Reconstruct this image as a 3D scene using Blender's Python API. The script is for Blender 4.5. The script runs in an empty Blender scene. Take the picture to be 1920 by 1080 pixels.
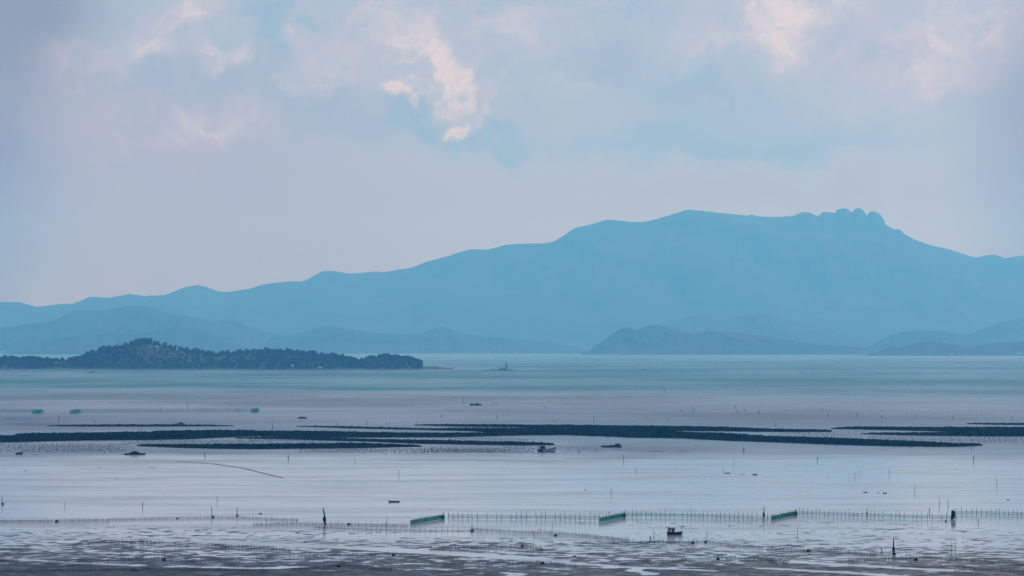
import bpy, math, random
import numpy as np

R = math.radians
rnd = random.Random(7)
rng = np.random.default_rng(11)
sc = bpy.context.scene
col = sc.collection

# ------------------------------------------------------------------ camera
F = 7000.0          # focal length in 1920-wide pixels
HZ = 646.0          # row of the horizon
CAM_H = 55.0        # the lookout stands 55 m above the tide line
cam_d = bpy.data.cameras.new('camera')
cam = bpy.data.objects.new('camera', cam_d)
col.objects.link(cam)
cam.location = (0, 0, CAM_H)
cam.rotation_euler = (R(90), 0, 0)
cam_d.sensor_width = 36.0
cam_d.lens = 36.0 * F / 1920.0
cam_d.shift_y = (HZ - 540.0) / 1920.0
cam_d.clip_start = 5.0
cam_d.clip_end = 120000.0
sc.camera = cam

# ------------------------------------------------------------------ sky, sun, exposure
SUN_EL, SUN_AZ = 38.0, 24.0      # in front of the camera, to the right
def s2l(c):
    return tuple((x / 255 / 12.92) if x / 255 <= .04045 else (((x / 255) + .055) / 1.055) ** 2.4 for x in c)

class NT:
    """small node-tree writer"""
    def __init__(self, tree):
        self.t = tree; self.n = tree.nodes; self.l = tree.links
        self.n.clear()
    def put(self, sock, v):
        if hasattr(v, 'is_output'):
            self.l.new(v, sock)
        elif v is not None:
            if isinstance(v, (tuple, list)) and len(v) == 3 and sock.type == 'RGBA':
                v = (*v, 1)
            sock.default_value = v
    def node(self, kind, **kw):
        n = self.n.new(kind)
        for k, v in kw.items(): setattr(n, k, v)
        return n
    def m(self, op, a, b=None, c=None, clamp=False):
        n = self.node('ShaderNodeMath', operation=op, use_clamp=clamp)
        self.put(n.inputs[0], a)
        if b is not None: self.put(n.inputs[1], b)
        if c is not None: self.put(n.inputs[2], c)
        return n.outputs[0]
    def vm(self, op, a, b=None, s=None):
        n = self.node('ShaderNodeVectorMath', operation=op)
        self.put(n.inputs[0], a)
        if b is not None: self.put(n.inputs[1], b)
        if s is not None: self.put(n.inputs['Scale'], s)
        return n.outputs['Value'] if op in ('DOT_PRODUCT', 'LENGTH', 'DISTANCE') else n.outputs[0]
    def mix(self, f, a, b, blend='MIX'):
        n = self.node('ShaderNodeMix', data_type='RGBA', blend_type=blend)
        self.put(n.inputs[0], f); self.put(n.inputs[6], a); self.put(n.inputs[7], b)
        return n.outputs[2]
    def noise(self, vec, scale, detail=4, rough=.5, out=0, dist=0.0):
        n = self.node('ShaderNodeTexNoise')
        self.put(n.inputs['Vector'], vec)
        n.inputs['Scale'].default_value = scale; n.inputs['Detail'].default_value = detail
        n.inputs['Roughness'].default_value = rough; n.inputs['Distortion'].default_value = dist
        return n.outputs[out]
    def ramp(self, v, a, b, lo=0.0, hi=1.0, smooth=True):
        n = self.node('ShaderNodeMapRange', interpolation_type='SMOOTHSTEP' if smooth else 'LINEAR')
        self.put(n.inputs[0], v)
        for i, x in ((1, a), (2, b), (3, lo), (4, hi)): n.inputs[i].default_value = x
        return n.outputs[0]
    def curve(self, v, pts):
        n = self.node('ShaderNodeValToRGB')
        self.put(n.inputs[0], v)
        e = n.color_ramp.elements
        while len(e) < len(pts): e.new(.5)
        for i, (p, c) in enumerate(pts):
            e[i].position = p; e[i].color = (*c, 1)
        return n.outputs[0]

world = bpy.data.worlds.new('World')
sc.world = world
world.use_nodes = True
w = NT(world.node_tree)
sky_n = w.node('ShaderNodeTexSky', sky_type='NISHITA')
sky_n.sun_disc = False
sky_n.sun_elevation = R(SUN_EL)
sky_n.sun_rotation = R(SUN_AZ)
sky_n.air_density = 1.0; sky_n.dust_density = 2.0; sky_n.ozone_density = 1.5
tc = w.node('ShaderNodeTexCoord').outputs['Generated']
dirv = w.vm('NORMALIZE', tc)
q = w.vm('SCALE', dirv, s=70.0)                      # one unit = 0.82 degrees
n1 = w.vm('SCALE', w.vm('SUBTRACT', w.noise(q, .9, 2, .55, out=1), (.5, .5, .5)), s=1.6)
n2 = w.vm('SCALE', w.vm('SUBTRACT', w.noise(q, 3.6, 3, .6, out=1), (.5, .5, .5)), s=.6)
qw = w.vm('ADD', w.vm('ADD', q, n1), n2)
sep = w.node('ShaderNodeSeparateXYZ'); w.put(sep.inputs[0], q)
qz = w.m('ABSOLUTE', sep.outputs[2])
# near the bay the cloud banks are built one by one and the sides painted darker; the rest of the sky goes on with soft cloud of the same palette
front = w.m('MULTIPLY', w.m('MULTIPLY', w.ramp(sep.outputs[1], 20, 40), w.ramp(qz, 12, 8)), w.ramp(w.m('ABSOLUTE', sep.outputs[0]), 20, 14))
def field(blobs, src):
    acc = None
    for (px, py, a, b, wt) in blobs:
        c = ((px - 960) / 100, 0, (HZ - py) / 100)
        d = w.vm('MULTIPLY', w.vm('SUBTRACT', src, c), (100 / a, 0, 100 / b))
        g = w.m('POWER', math.e, w.m('MULTIPLY', w.vm('DOT_PRODUCT', d, d), -1.0))
        acc = w.m('MULTIPLY', g, wt) if acc is None else w.m('MULTIPLY_ADD', g, wt, acc)
    return acc
cream = field([(800, 95, 42, 30, .9), (835, 140, 30, 40, 1.1), (760, 178, 34, 16, 1.1), (850, 185, 20, 30, .7), (855, 245, 22, 18, .9), (905, 220, 22, 38, .6),
               (745, 45, 80, 44, .6), (1430, 20, 60, 40, .7), (1490, 25, 45, 35, .75), (1465, 90, 60, 40, .75), (1590, 20, 50, 30, .5),
               (1350, 80, 100, 26, .45), (960, 50, 80, 26, .5), (1740, 75, 60, 45, .45), (1850, 50, 80, 70, .5), (1750, 155, 80, 36, .45),
               (365, 38, 44, 28, .65), (290, 90, 54, 36, .7), (440, 85, 45, 22, .5), (545, 80, 40, 16, .6), (110, 108, 34, 26, .5),
               (45, 190, 65, 75, .6), (400, 240, 70, 36, .5), (560, 172, 60, 28, .45), (640, 120, 44, 64, .4), (1040, 150, 90, 60, .3)], qw)
veil = field([(300, 70, 200, 90, .5), (690, 90, 170, 110, .55), (1000, 50, 170, 60, .5), (1450, 60, 220, 100, .6), (1800, 90, 190, 130, .6), (70, 190, 150, 130, .6), (400, 240, 150, 60, .4), (880, 190, 90, 90, .35), (1690, 165, 150, 60, .35)], qw)
blue = field([(520, 60, 64, 66, 1.25), (360, 72, 50, 20, .6), (790, 215, 60, 38, 1.0), (530, 195, 60, 30, .5), (905, 268, 90, 24, .7),
              (930, 160, 40, 60, .45), (1180, 45, 140, 30, .65), (1280, 145, 90, 40, .6), (1200, 270, 260, 46, .58), (1560, 280, 280, 36, .5),
              (1420, 210, 240, 60, .45), (1880, 130, 90, 60, .5), (930, 5, 40, 30, .5)], qw)
grey = field([(-60, 40, 210, 260, .95), (-70, 420, 190, 330, .85), (1990, 330, 190, 360, 1.0), (60, 20, 160, 60, .4)], q)  # lens-like darkening at the sides, painted into the sky colour
lil = field([(260, 330, 440, 220, 1.0), (480, 480, 600, 120, .5), (1500, 370, 520, 60, .6)], qw)
fb2 = w.noise(w.vm('MULTIPLY', qw, (1, 1, 1.6)), 1.9, 5, .65)
fb = w.noise(w.vm('MULTIPLY', q, (1, 1, 1.6)), .12, 4, .55)
base = w.curve(w.m('DIVIDE', qz, 70.0), [(0.0, s2l((193, 188, 208))), (.035, s2l((184, 191, 211))), (.075, s2l((174, 193, 216))),
                                           (.25, s2l((164, 193, 219))), (1.0, s2l((160, 192, 225)))])
c0 = w.mix(w.ramp(lil, 0.1, 1.0, 0, .8), base, s2l((176, 165, 195)))
c1 = w.mix(w.m('MULTIPLY', w.ramp(blue, .12, .95), .9), c0, s2l((137, 179, 209)))
shade = field([(640, 215, 150, 60, .8), (250, 165, 170, 50, .8), (1110, 125, 130, 40, .8), (1640, 105, 120, 46, .8), (1330, 190, 160, 40, .6), (1890, 190, 150, 60, .8), (470, 130, 90, 50, .6), (160, 40, 120, 40, .6), (1000, 215, 120, 36, .5)], qw)
c1 = w.mix(w.m('MULTIPLY', w.ramp(shade, .1, .9), .55), c1, s2l((146, 164, 190)))
c1 = w.mix(w.ramp(fb2, .48, .75, 0, .4), c1, s2l((186, 196, 217)))
vf = w.m('MULTIPLY', veil, w.m('MULTIPLY_ADD', fb2, 2.6, -.45))
c1 = w.mix(w.ramp(vf, .0, .75, 0, .75), c1, s2l((206, 198, 212)))
fb3 = w.noise(qw, 6.5, 3, .6)
cw_ = w.m('MULTIPLY', cream, w.m('MULTIPLY_ADD', fb3, .7, w.m('MULTIPLY_ADD', fb2, 2.0, -.5)))
c2 = w.mix(w.ramp(cw_, .02, 1.05, 0, .97), c1, s2l((242, 231, 230)))
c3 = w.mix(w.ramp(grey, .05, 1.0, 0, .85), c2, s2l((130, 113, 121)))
c_far = w.mix(w.ramp(fb, .5, .72, 0, .6), base, s2l((226, 218, 222)))
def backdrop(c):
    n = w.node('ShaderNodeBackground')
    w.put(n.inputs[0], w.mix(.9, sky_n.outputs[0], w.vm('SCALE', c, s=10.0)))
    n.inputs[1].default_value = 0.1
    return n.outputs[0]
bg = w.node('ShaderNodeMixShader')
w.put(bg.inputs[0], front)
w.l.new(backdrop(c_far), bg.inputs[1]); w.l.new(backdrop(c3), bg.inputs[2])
wo = w.node('ShaderNodeOutputWorld')
w.l.new(bg.outputs[0], wo.inputs[0])
world.cycles.sampling_method = 'MANUAL'
world.cycles.sample_map_resolution = 512

sun_d = bpy.data.lights.new('sun', 'SUN')
sun_d.energy = 2.0
sun_d.angle = R(6)
sun_d.color = (1.0, .97, .94)
sun = bpy.data.objects.new('sun', sun_d)
col.objects.link(sun)
sun.rotation_euler = (R(SUN_EL - 90), 0, R(-SUN_AZ))   # lamp points from the sun towards the bay

sc.view_settings.view_transform = 'Standard'
sc.view_settings.look = 'None'
sc.view_settings.exposure = -0.25
sc.view_settings.gamma = 1.0
sc.render.engine = 'CYCLES'
sc.cycles.use_denoising = True
sc.cycles.max_bounces = 5
sc.cycles.volume_bounces = 2
sc.cycles.transparent_max_bounces = 24

HAZE_DENSITY = 5.6e-5
HAZE_COLOR = (.135, .53, 1.0)
HAZE_G = 0.45

# ------------------------------------------------------------------ helpers
def tag(o, label=None, cat=None, group=None, kind=None):
    if label: o['label'] = label
    if cat: o['category'] = cat
    if group: o['group'] = group
    if kind: o['kind'] = kind
    return o

def at(px, py, z=0.0):
    d = F * CAM_H / (py - HZ)
    return ((px - 960) / F * d, d, z)
def scale_at(py):
    return (py - HZ) / CAM_H      # 1920-wide pixels in a metre

def empty(name, loc=(0, 0, 0), rz=0.0):
    o = bpy.data.objects.new(name, None)
    o.empty_display_size = .5
    o.location = loc; o.rotation_euler = (0, 0, rz)
    col.objects.link(o)
    return o

class MB:
    def __init__(self): self.v = []; self.f = []
    def add(self, vs, fs):
        b = len(self.v)
        self.v += [tuple(p) for p in vs]
        self.f += [tuple(i + b for i in f) for f in fs]
        return self
    def box(self, x0, x1, y0, y1, z0, z1, top=1.0):
        cx, cy = (x0 + x1) / 2, (y0 + y1) / 2
        t = lambda x, y: (cx + (x - cx) * top, cy + (y - cy) * top, z1)
        return self.add([(x0, y0, z0), (x1, y0, z0), (x1, y1, z0), (x0, y1, z0), t(x0, y0), t(x1, y0), t(x1, y1), t(x0, y1)],
                        [(0, 3, 2, 1), (4, 5, 6, 7), (0, 1, 5, 4), (1, 2, 6, 5), (2, 3, 7, 6), (3, 0, 4, 7)])
    def tube(self, pts, rad, n=6):
        vs, fs = [], []
        k = len(pts)
        for i, p in enumerate(pts):
            a = np.array(pts[max(i - 1, 0)]); b = np.array(pts[min(i + 1, k - 1)])
            d = (b - a) / max(np.linalg.norm(b - a), 1e-9)
            u = np.cross(d, (0, 1, 0)) if abs(d[1]) < .9 else np.cross(d, (1, 0, 0))
            u = u / np.linalg.norm(u); wv = np.cross(d, u)
            r = rad[i] if isinstance(rad, (list, tuple)) else rad
            for j in range(n):
                an = 2 * math.pi * j / n
                vs.append(tuple(np.array(p) + u * math.cos(an) * r + wv * math.sin(an) * r))
        for i in range(k - 1):
            for j in range(n):
                fs.append((i * n + j, i * n + (j + 1) % n, (i + 1) * n + (j + 1) % n, (i + 1) * n + j))
        fs.append(tuple(range(n - 1, -1, -1))); fs.append(tuple((k - 1) * n + j for j in range(n)))
        return self.add(vs, fs)
    def lathe(self, prof, n=12, c=(0, 0)):
        vs, fs = [], []
        for r, z in prof:
            for j in range(n):
                an = 2 * math.pi * j / n
                vs.append((c[0] + r * math.cos(an), c[1] + r * math.sin(an), z))
        k = len(prof)
        for i in range(k - 1):
            for j in range(n):
                fs.append((i * n + j, i * n + (j + 1) % n, (i + 1) * n + (j + 1) % n, (i + 1) * n + j))
        fs.append(tuple(range(n - 1, -1, -1))); fs.append(tuple((k - 1) * n + j for j in range(n)))
        return self.add(vs, fs)
    def lump(self, c, r, seed=0, n=9, m=6, rough=.25):
        g = random.Random(seed)
        vs, fs = [], []
        for i in range(m + 1):
            th = math.pi * i / m
            for j in range(n):
                an = 2 * math.pi * j / n
                k = 1 + g.uniform(-rough, rough)
                vs.append((c[0] + r[0] * math.sin(th) * math.cos(an) * k, c[1] + r[1] * math.sin(th) * math.sin(an) * k, c[2] + r[2] * math.cos(th) * (k if 0 < i < m else 1)))
        for i in range(m):
            for j in range(n):
                fs.append((i * n + j, (i + 1) * n + j, (i + 1) * n + (j + 1) % n, i * n + (j + 1) % n))
        return self.add(vs, fs)
    def mesh(self, name, mat, smooth=False):
        me = bpy.data.meshes.new(name)
        me.from_pydata(self.v, [], self.f)
        if smooth: me.polygons.foreach_set('use_smooth', [True] * len(me.polygons))
        me.materials.append(mat)
        me.update()
        return me
    def build(self, name, mat, parent=None, smooth=False):
        o = bpy.data.objects.new(name, self.mesh(name, mat, smooth))
        col.objects.link(o)
        if parent is not None: o.parent = parent
        return o

def link_mesh(name, me, parent=None, loc=(0, 0, 0), rot=(0, 0, 0), scl=(1, 1, 1)):
    o = bpy.data.objects.new(name, me)
    col.objects.link(o)
    if parent is not None: o.parent = parent
    o.location = loc; o.rotation_euler = rot; o.scale = scl
    return o

def big_mesh(name, verts, faces4, mat, smooth=False):
    """verts (n,3) array, faces (m,k) array"""
    verts = np.asarray(verts, dtype=np.float32); faces4 = np.asarray(faces4, dtype=np.int32)
    me = bpy.data.meshes.new(name)
    k = faces4.shape[1]
    me.vertices.add(len(verts)); me.vertices.foreach_set('co', verts.ravel())
    me.loops.add(faces4.size); me.loops.foreach_set('vertex_index', faces4.ravel())
    me.polygons.add(len(faces4))
    me.polygons.foreach_set('loop_start', np.arange(0, faces4.size, k, dtype=np.int32))
    me.polygons.foreach_set('use_smooth', np.full(len(faces4), smooth))
    me.materials.append(mat)
    me.update(calc_edges=True)
    return me

def grid_faces(nx, ny):
    i = np.arange(nx - 1)[None, :] + np.arange(ny - 1)[:, None] * nx
    return np.stack([i, i + 1, i + 1 + nx, i + nx], -1).reshape(-1, 4)

_lat = rng.random((256, 256))
def vnoise(x, y):
    xi = np.floor(x).astype(int); yi = np.floor(y).astype(int)
    fx = x - xi; fy = y - yi
    fx = fx * fx * (3 - 2 * fx); fy = fy * fy * (3 - 2 * fy)
    g = lambda a, b: _lat[a & 255, b & 255]
    return (g(xi, yi) * (1 - fx) + g(xi + 1, yi) * fx) * (1 - fy) + (g(xi, yi + 1) * (1 - fx) + g(xi + 1, yi + 1) * fx) * fy
def fbm(x, y, oct=4, gain=.5):
    s = 0; a = 1; t = 0
    for k in range(oct):
        s = s + a * vnoise(x * 2 ** k + 17.3 * k, y * 2 ** k + 9.1 * k); t += a; a *= gain
    return s / t

# ------------------------------------------------------------------ materials
MATS = {}
def material(name):
    m = bpy.data.materials.new(name); m.use_nodes = True
    MATS[name] = m
    return m, NT(m.node_tree)
def finish(nt, shader, disp=None):
    o = nt.node('ShaderNodeOutputMaterial')
    nt.l.new(shader, o.inputs['Surface'])
def principled(nt, colr, rough=.7, spec=.5, metal=0.0, normal=None, alpha=None, ior=1.45):
    b = nt.node('ShaderNodeBsdfPrincipled')
    nt.put(b.inputs['Base Color'], colr); nt.put(b.inputs['Roughness'], rough)
    nt.put(b.inputs['Specular IOR Level'], spec); nt.put(b.inputs['Metallic'], metal); nt.put(b.inputs['IOR'], ior)
    if normal is not None: nt.put(b.inputs['Normal'], normal)
    if alpha is not None: nt.put(b.inputs['Alpha'], alpha)
    return b.outputs[0]
def bump(nt, h, strength=.3, dist=.1):
    b = nt.node('ShaderNodeBump')
    nt.put(b.inputs['Height'], h); b.inputs['Strength'].default_value = strength; b.inputs['Distance'].default_value = dist
    return b.outputs[0]
def simple(name, c, c2=None, scale=3.0, rough=.7, spec=.4, coord='Object'):
    m, nt = material(name)
    p = nt.node('ShaderNodeTexCoord').outputs[coord]
    n = nt.noise(p, scale, 5, .6)
    cc = nt.mix(nt.ramp(n, .35, .68), c, c2 or tuple(x * .65 for x in c))
    finish(nt, principled(nt, cc, rough, spec, normal=bump(nt, n, .25, .03)))
    return m

simple('wood_dark', (.012, .012, .014), (.025, .023, .023), 2.0, .9, .08)
simple('wood_pole', (.02, .019, .02), (.04, .037, .036), 2.0, .9, .1)
simple('oyster', (.0025, .003, .005), (.007, .008, .010), .8, .95, .0)
simple('oyster_green', (.004, .008, .009), (.010, .018, .018), .8, .95, .0)
simple('hull_dark', (.008, .010, .015), (.018, .02, .026), .7, .6, .15)
simple('hull_white', (.55, .55, .56), (.40, .39, .40), .8, .5)
simple('hull_red', (.10, .022, .02), (.06, .02, .02), .9, .6)
simple('cabin_white', (.50, .51, .53), (.38, .38, .4), 1.2, .5)
simple('deck', (.16, .15, .14), (.10, .095, .09), 1.2, .7)
simple('tarp', (.006, .008, .012), (.014, .016, .02), .9, .85, .08)
simple('rope', (.03, .03, .035), (.05, .05, .055), 3, .8)
simple('buoy_black', (.02, .02, .024), (.04, .04, .045), 3, .6)
simple('buoy_red', (.35, .03, .02), (.22, .03, .02), 3, .5)
simple('flag', (.12, .05, .06), (.05, .03, .05), 3, .8)
simple('stone', (.03, .03, .03), (.015, .016, .017), .25, .9)
simple('tower_paint', (.16, .02, .022), (.10, .018, .02), .4, .6)
simple('concrete', (.24, .23, .22), (.15, .15, .14), .3, .85)
simple('house_white', (.40, .40, .40), (.3, .3, .3), .5, .7)
simple('roof_pale', (.66, .60, .60), (.55, .5, .5), .4, .7)
simple('roof_blue', (.16, .24, .34), (.12, .18, .26), .4, .7)
simple('bark', (.06, .05, .04), (.035, .03, .028), 1.5, .9)
simple('seaweed', (.006, .008, .010), (.014, .016, .016), .8, .85, .08)
simple('metal_dark', (.04, .042, .048), (.06, .06, .065), 2, .5)

m, nt = material('glass')
finish(nt, principled(nt, (.01, .012, .016), .08, .6))

def leaf_mat(name, a, b):
    m, nt = material(name)
    geo = nt.node('ShaderNodeNewGeometry')
    n = nt.noise(geo.outputs['Position'], .09, 3, .6)
    r = nt.m('MULTIPLY_ADD', geo.outputs['Random Per Island'], .6, nt.m('MULTIPLY', n, .5))
    finish(nt, principled(nt, nt.mix(r, a, b), .75, .2))
leaf_mat('leaf', (.003, .010, .005), (.014, .028, .011))
leaf_mat('leaf_pine', (.003, .009, .006), (.010, .02, .011))
leaf_mat('leaf_light', (.008, .018, .007), (.024, .038, .015))

# forested slopes of the far mountains
m, nt = material('forest')
P = nt.node('ShaderNodeNewGeometry').outputs['Position']
a = nt.noise(P, .0016, 6, .6); b = nt.noise(P, .02, 3, .6)
cc = nt.mix(nt.ramp(a, .38, .62), (.010, .022, .012), (.042, .056, .030))
cc = nt.mix(nt.ramp(b, .45, .7), cc, (.022, .036, .02))
finish(nt, principled(nt, cc, .9, .1, normal=bump(nt, b, .6, 14)))

# island ground: shore mud and rock below, grass, terraced fields above
m, nt = material('island_soil')
g = nt.node('ShaderNodeNewGeometry'); P = g.outputs['Position']
sp = nt.node('ShaderNodeSeparateXYZ'); nt.put(sp.inputs[0], P)
n = nt.noise(P, .05, 5, .6)
grass = nt.mix(nt.ramp(n, .4, .6), (.004, .010, .005), (.010, .018, .008))
tz = nt.m('FRACT', nt.m('MULTIPLY_ADD', n, 1.2, nt.m('MULTIPLY', sp.outputs[2], .22)))
grass = nt.mix(nt.m('MULTIPLY', nt.ramp(tz, .1, .3), nt.ramp(nt.noise(P, .012, 2, .5), .45, .6)), grass, (.020, .034, .017))
shore = nt.mix(nt.ramp(nt.noise(P, .12, 5, .6), .4, .65), (.075, .055, .055), (.02, .018, .02))
hz = nt.m('MULTIPLY_ADD', n, 3.0, sp.outputs[2])
finish(nt, principled(nt, nt.mix(nt.ramp(hz, 3.2, 5.0), shore, grass), .9, .2))

# net: thin twine, mostly holes
def net_mat(name, c, cover):
    m, nt = material(name)
    P = nt.node('ShaderNodeTexCoord').outputs['Object']
    n = nt.noise(P, .7, 4, .6)
    tr = nt.node('ShaderNodeBsdfTransparent')
    d = nt.node('ShaderNodeBsdfDiffuse'); nt.put(d.inputs[0], c)
    tl = nt.node('ShaderNodeBsdfTranslucent'); nt.put(tl.inputs[0], c)
    mx0 = nt.node('ShaderNodeMixShader'); mx0.inputs[0].default_value = .45
    nt.l.new(d.outputs[0], mx0.inputs[1]); nt.l.new(tl.outputs[0], mx0.inputs[2])
    mx = nt.node('ShaderNodeMixShader')
    nt.put(mx.inputs[0], nt.ramp(n, .25, .75, cover * .65, min(1, cover * 1.35)))
    nt.l.new(tr.outputs[0], mx.inputs[1]); nt.l.new(mx0.outputs[0], mx.inputs[2])
    finish(nt, mx.outputs[0])
net_mat('net_green', (.05, .25, .23), .36)
net_mat('net_far', (.04, .19, .18), .33)
net_mat('net_dense', (.03, .30, .27), .78)
net_mat('net_dark', (.02, .025, .03), .36)

# the sea: clear turquoise far out, silty over the flats, a still film of water near the shore
m, nt = material('sea_water')
g = nt.node('ShaderNodeNewGeometry'); P = g.outputs['Position']
sp = nt.node('ShaderNodeSeparateXYZ'); nt.put(sp.inputs[0], P)
Y = sp.outputs[1]
wob = nt.noise(nt.vm('MULTIPLY', P, (.0014, .0014, 0)), 1.0, 3, .55)
wob2 = nt.noise(nt.vm('MULTIPLY', P, (.007, .007, 0)), 1.0, 3, .6)
Yw = nt.m('MULTIPLY', Y, nt.m('MULTIPLY_ADD', wob2, .36, nt.m('MULTIPLY_ADD', wob, .62, .51)))
silt = nt.ramp(Yw, 3300, 5200)                        # 0 over the flats, 1 out in the bay
film = nt.ramp(Yw, 1640, 2060)                        # 0 in the still film, 1 in open water
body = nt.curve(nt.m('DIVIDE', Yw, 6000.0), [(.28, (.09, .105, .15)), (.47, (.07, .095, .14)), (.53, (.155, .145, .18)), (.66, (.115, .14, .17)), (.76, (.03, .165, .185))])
streak = nt.noise(nt.vm('MULTIPLY', P, (.010, .028, 0)), 1.0, 4, .6)      # wind lanes lie across the view
streak2 = nt.noise(nt.vm('MULTIPLY', P, (.05, .16, 0)), 1.0, 3, .6)
lanes = nt.noise(nt.vm('MULTIPLY', P, (.0016, .0010, 0)), 1.0, 4, .6)
rough_far = nt.ramp(lanes, .38, .62, .14, .36)
hb = nt.m('MULTIPLY_ADD', streak2, .5, streak)
rough_near = nt.ramp(hb, .55, .95, .06, .2)
rn = nt.node('ShaderNodeMix', data_type='FLOAT')
nt.put(rn.inputs[0], film); nt.put(rn.inputs[2], rough_near); nt.put(rn.inputs[3], rough_far)
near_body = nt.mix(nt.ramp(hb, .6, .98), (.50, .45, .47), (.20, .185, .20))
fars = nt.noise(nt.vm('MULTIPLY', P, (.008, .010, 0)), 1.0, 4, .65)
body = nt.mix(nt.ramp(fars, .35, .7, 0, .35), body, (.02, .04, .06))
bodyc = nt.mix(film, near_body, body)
rip = nt.noise(nt.vm('MULTIPLY', P, (.35, .9, 0)), 1.0, 3, .6)
iorn = nt.ramp(film, 0, 1, 1.75, 1.34)
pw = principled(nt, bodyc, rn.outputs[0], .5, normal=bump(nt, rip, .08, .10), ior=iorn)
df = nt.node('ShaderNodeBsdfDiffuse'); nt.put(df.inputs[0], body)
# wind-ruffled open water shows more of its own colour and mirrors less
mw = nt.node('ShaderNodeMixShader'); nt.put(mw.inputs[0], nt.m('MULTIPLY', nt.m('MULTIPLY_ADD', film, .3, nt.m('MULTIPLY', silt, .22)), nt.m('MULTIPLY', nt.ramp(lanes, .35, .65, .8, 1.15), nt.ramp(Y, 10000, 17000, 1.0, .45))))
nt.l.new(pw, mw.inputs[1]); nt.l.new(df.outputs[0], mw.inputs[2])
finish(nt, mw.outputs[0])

# wet mud
m, nt = material('mud')
P = nt.node('ShaderNodeNewGeometry').outputs['Position']
n = nt.noise(nt.vm('MULTIPLY', P, (.5, .35, 1)), 1.0, 6, .65)
n2 = nt.noise(nt.vm('MULTIPLY', P, (.03, .03, 1)), 1.0, 4, .6)
cc = nt.mix(nt.ramp(n, .38, .66), (.019, .021, .030), (.050, .053, .070))
cc = nt.mix(nt.ramp(n2, .4, .7), cc, (.015, .016, .023))
spz = nt.node('ShaderNodeSeparateXYZ'); nt.put(spz.inputs[0], P)
wet = nt.ramp(nt.m('MULTIPLY_ADD', n2, .10, spz.outputs[2]), .04, .17, 1.0, 0.0)      # low mud stays wet, the ridges drain
rg = nt.m('SUBTRACT', nt.ramp(n, .3, .7, .5, .8), nt.m('MULTIPLY', wet, .28))
n3 = nt.noise(nt.vm('MULTIPLY', P, (.16, .55, 1)), 1.0, 4, .65)
sh = nt.m('MULTIPLY', nt.ramp(n3, .42, .68, .15, 1.6), nt.m('MULTIPLY_ADD', wet, .36, .16))
finish(nt, principled(nt, cc, rg, sh, normal=bump(nt, n, .5, .08)))

# foam and slick lines, and the water shine painted along the far shore
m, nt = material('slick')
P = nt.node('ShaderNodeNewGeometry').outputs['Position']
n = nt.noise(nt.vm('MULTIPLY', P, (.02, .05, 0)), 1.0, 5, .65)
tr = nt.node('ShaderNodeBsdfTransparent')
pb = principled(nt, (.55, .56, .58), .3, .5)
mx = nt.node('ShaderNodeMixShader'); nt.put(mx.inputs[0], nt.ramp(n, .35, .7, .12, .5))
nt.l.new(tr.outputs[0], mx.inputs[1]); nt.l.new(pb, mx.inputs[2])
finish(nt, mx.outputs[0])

M = MATS

# ------------------------------------------------------------------ the sea and the flats
Yg = np.concatenate([np.linspace(-600, 5000, 40), np.linspace(5300, 40500, 60)])
Xg = np.linspace(-8800, 8800, 60)
XX, YY = np.meshgrid(Xg, Yg)
o = link_mesh('sea', big_mesh('sea', np.stack([XX, YY, np.zeros_like(XX)], -1).reshape(-1, 3), grid_faces(len(Xg), len(Yg)), M['sea_water']))
tag(o, 'calm turquoise and lilac bay water with wind lanes', 'sea', kind='structure')

creeks = [([(1028, 1056), (1042, 1050.5), (1057, 1049.5), (1045, 1053), (1034, 1054.5), (1100, 1058), (1150, 1062), (1153, 1064.5)], 1.7),
          ([(1187, 1071), (1192, 1067.5), (1201, 1066)], 1.5), ([(1188, 1070), (1202, 1073), (1222, 1075), (1216, 1078.5)], 1.5),
          ([(950, 1074), (974, 1077), (962, 1080)], 1.6),
          ([(420, 1016), (520, 1022), (640, 1026), (760, 1032), (880, 1040), (990, 1047)], 4.5),
          ([(1555, 1046), (1640, 1045), (1690, 1043.5), (1725, 1042)], 2.2),
          ([(1480, 1054), (1570, 1058), (1700, 1066), (1800, 1070)], 2.6),
          ([(0, 1047), (90, 1052), (150, 1056), (260, 1060)], 2.0), ([(330, 1062), (480, 1066), (560, 1063)], 2.2),
          ([(1440, 1066), (1560, 1072), (1660, 1079)], 2.6), ([(1000, 1047), (1090, 1058), (1200, 1064), (1330, 1070)], 1.8)]
nx, ny = 660, 400
Yv = np.linspace(845, 1345, ny)
tx = np.linspace(-1, 1, nx)
XX = tx[None, :] * (60 + .15 * Yv[:, None]); YY = np.repeat(Yv[:, None], nx, 1)
big = fbm(XX / 95 + 3, YY / 60, 4) - .5
mid = fbm(XX / 12 + YY / 60, YY / 5, 4, .6) - .5
fine = fbm(XX / 2.6, YY / 3.0, 3, .6) - .5
ramp_ = np.interp(Yv, [845, 905, 960, 1030, 1110, 1180, 1260, 1345], [.10, .075, .035, -.022, -.085, -.13, -.22, -.35])[:, None]
left_ = np.interp(XX, [-190, -60, 60, 190], [.03, .01, -.01, -.005]) * np.clip((1120 - YY) / 150, 0, 1)
Z = ramp_ + left_ + big * .13 + mid * .17 + fine * .34
for pts, wd in creeks:
    W = [at(*p)[:2] for p in pts]
    best = np.full(XX.shape, 1e9)
    for (x0, y0), (x1, y1) in zip(W[:-1], W[1:]):
        dx, dy = x1 - x0, y1 - y0
        t = np.clip(((XX - x0) * dx + (YY - y0) * dy) / (dx * dx + dy * dy), 0, 1)
        best = np.minimum(best, np.hypot(XX - x0 - t * dx, YY - y0 - t * dy))
    Z -= np.clip(1.6 - best / wd, 0, 1) * .30
edge = np.minimum(1, np.minimum((1 - np.abs(tx))[None, :] * 30, ((1345 - YY) / 30)))
Z = Z * edge - (1 - edge) * .3
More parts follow.
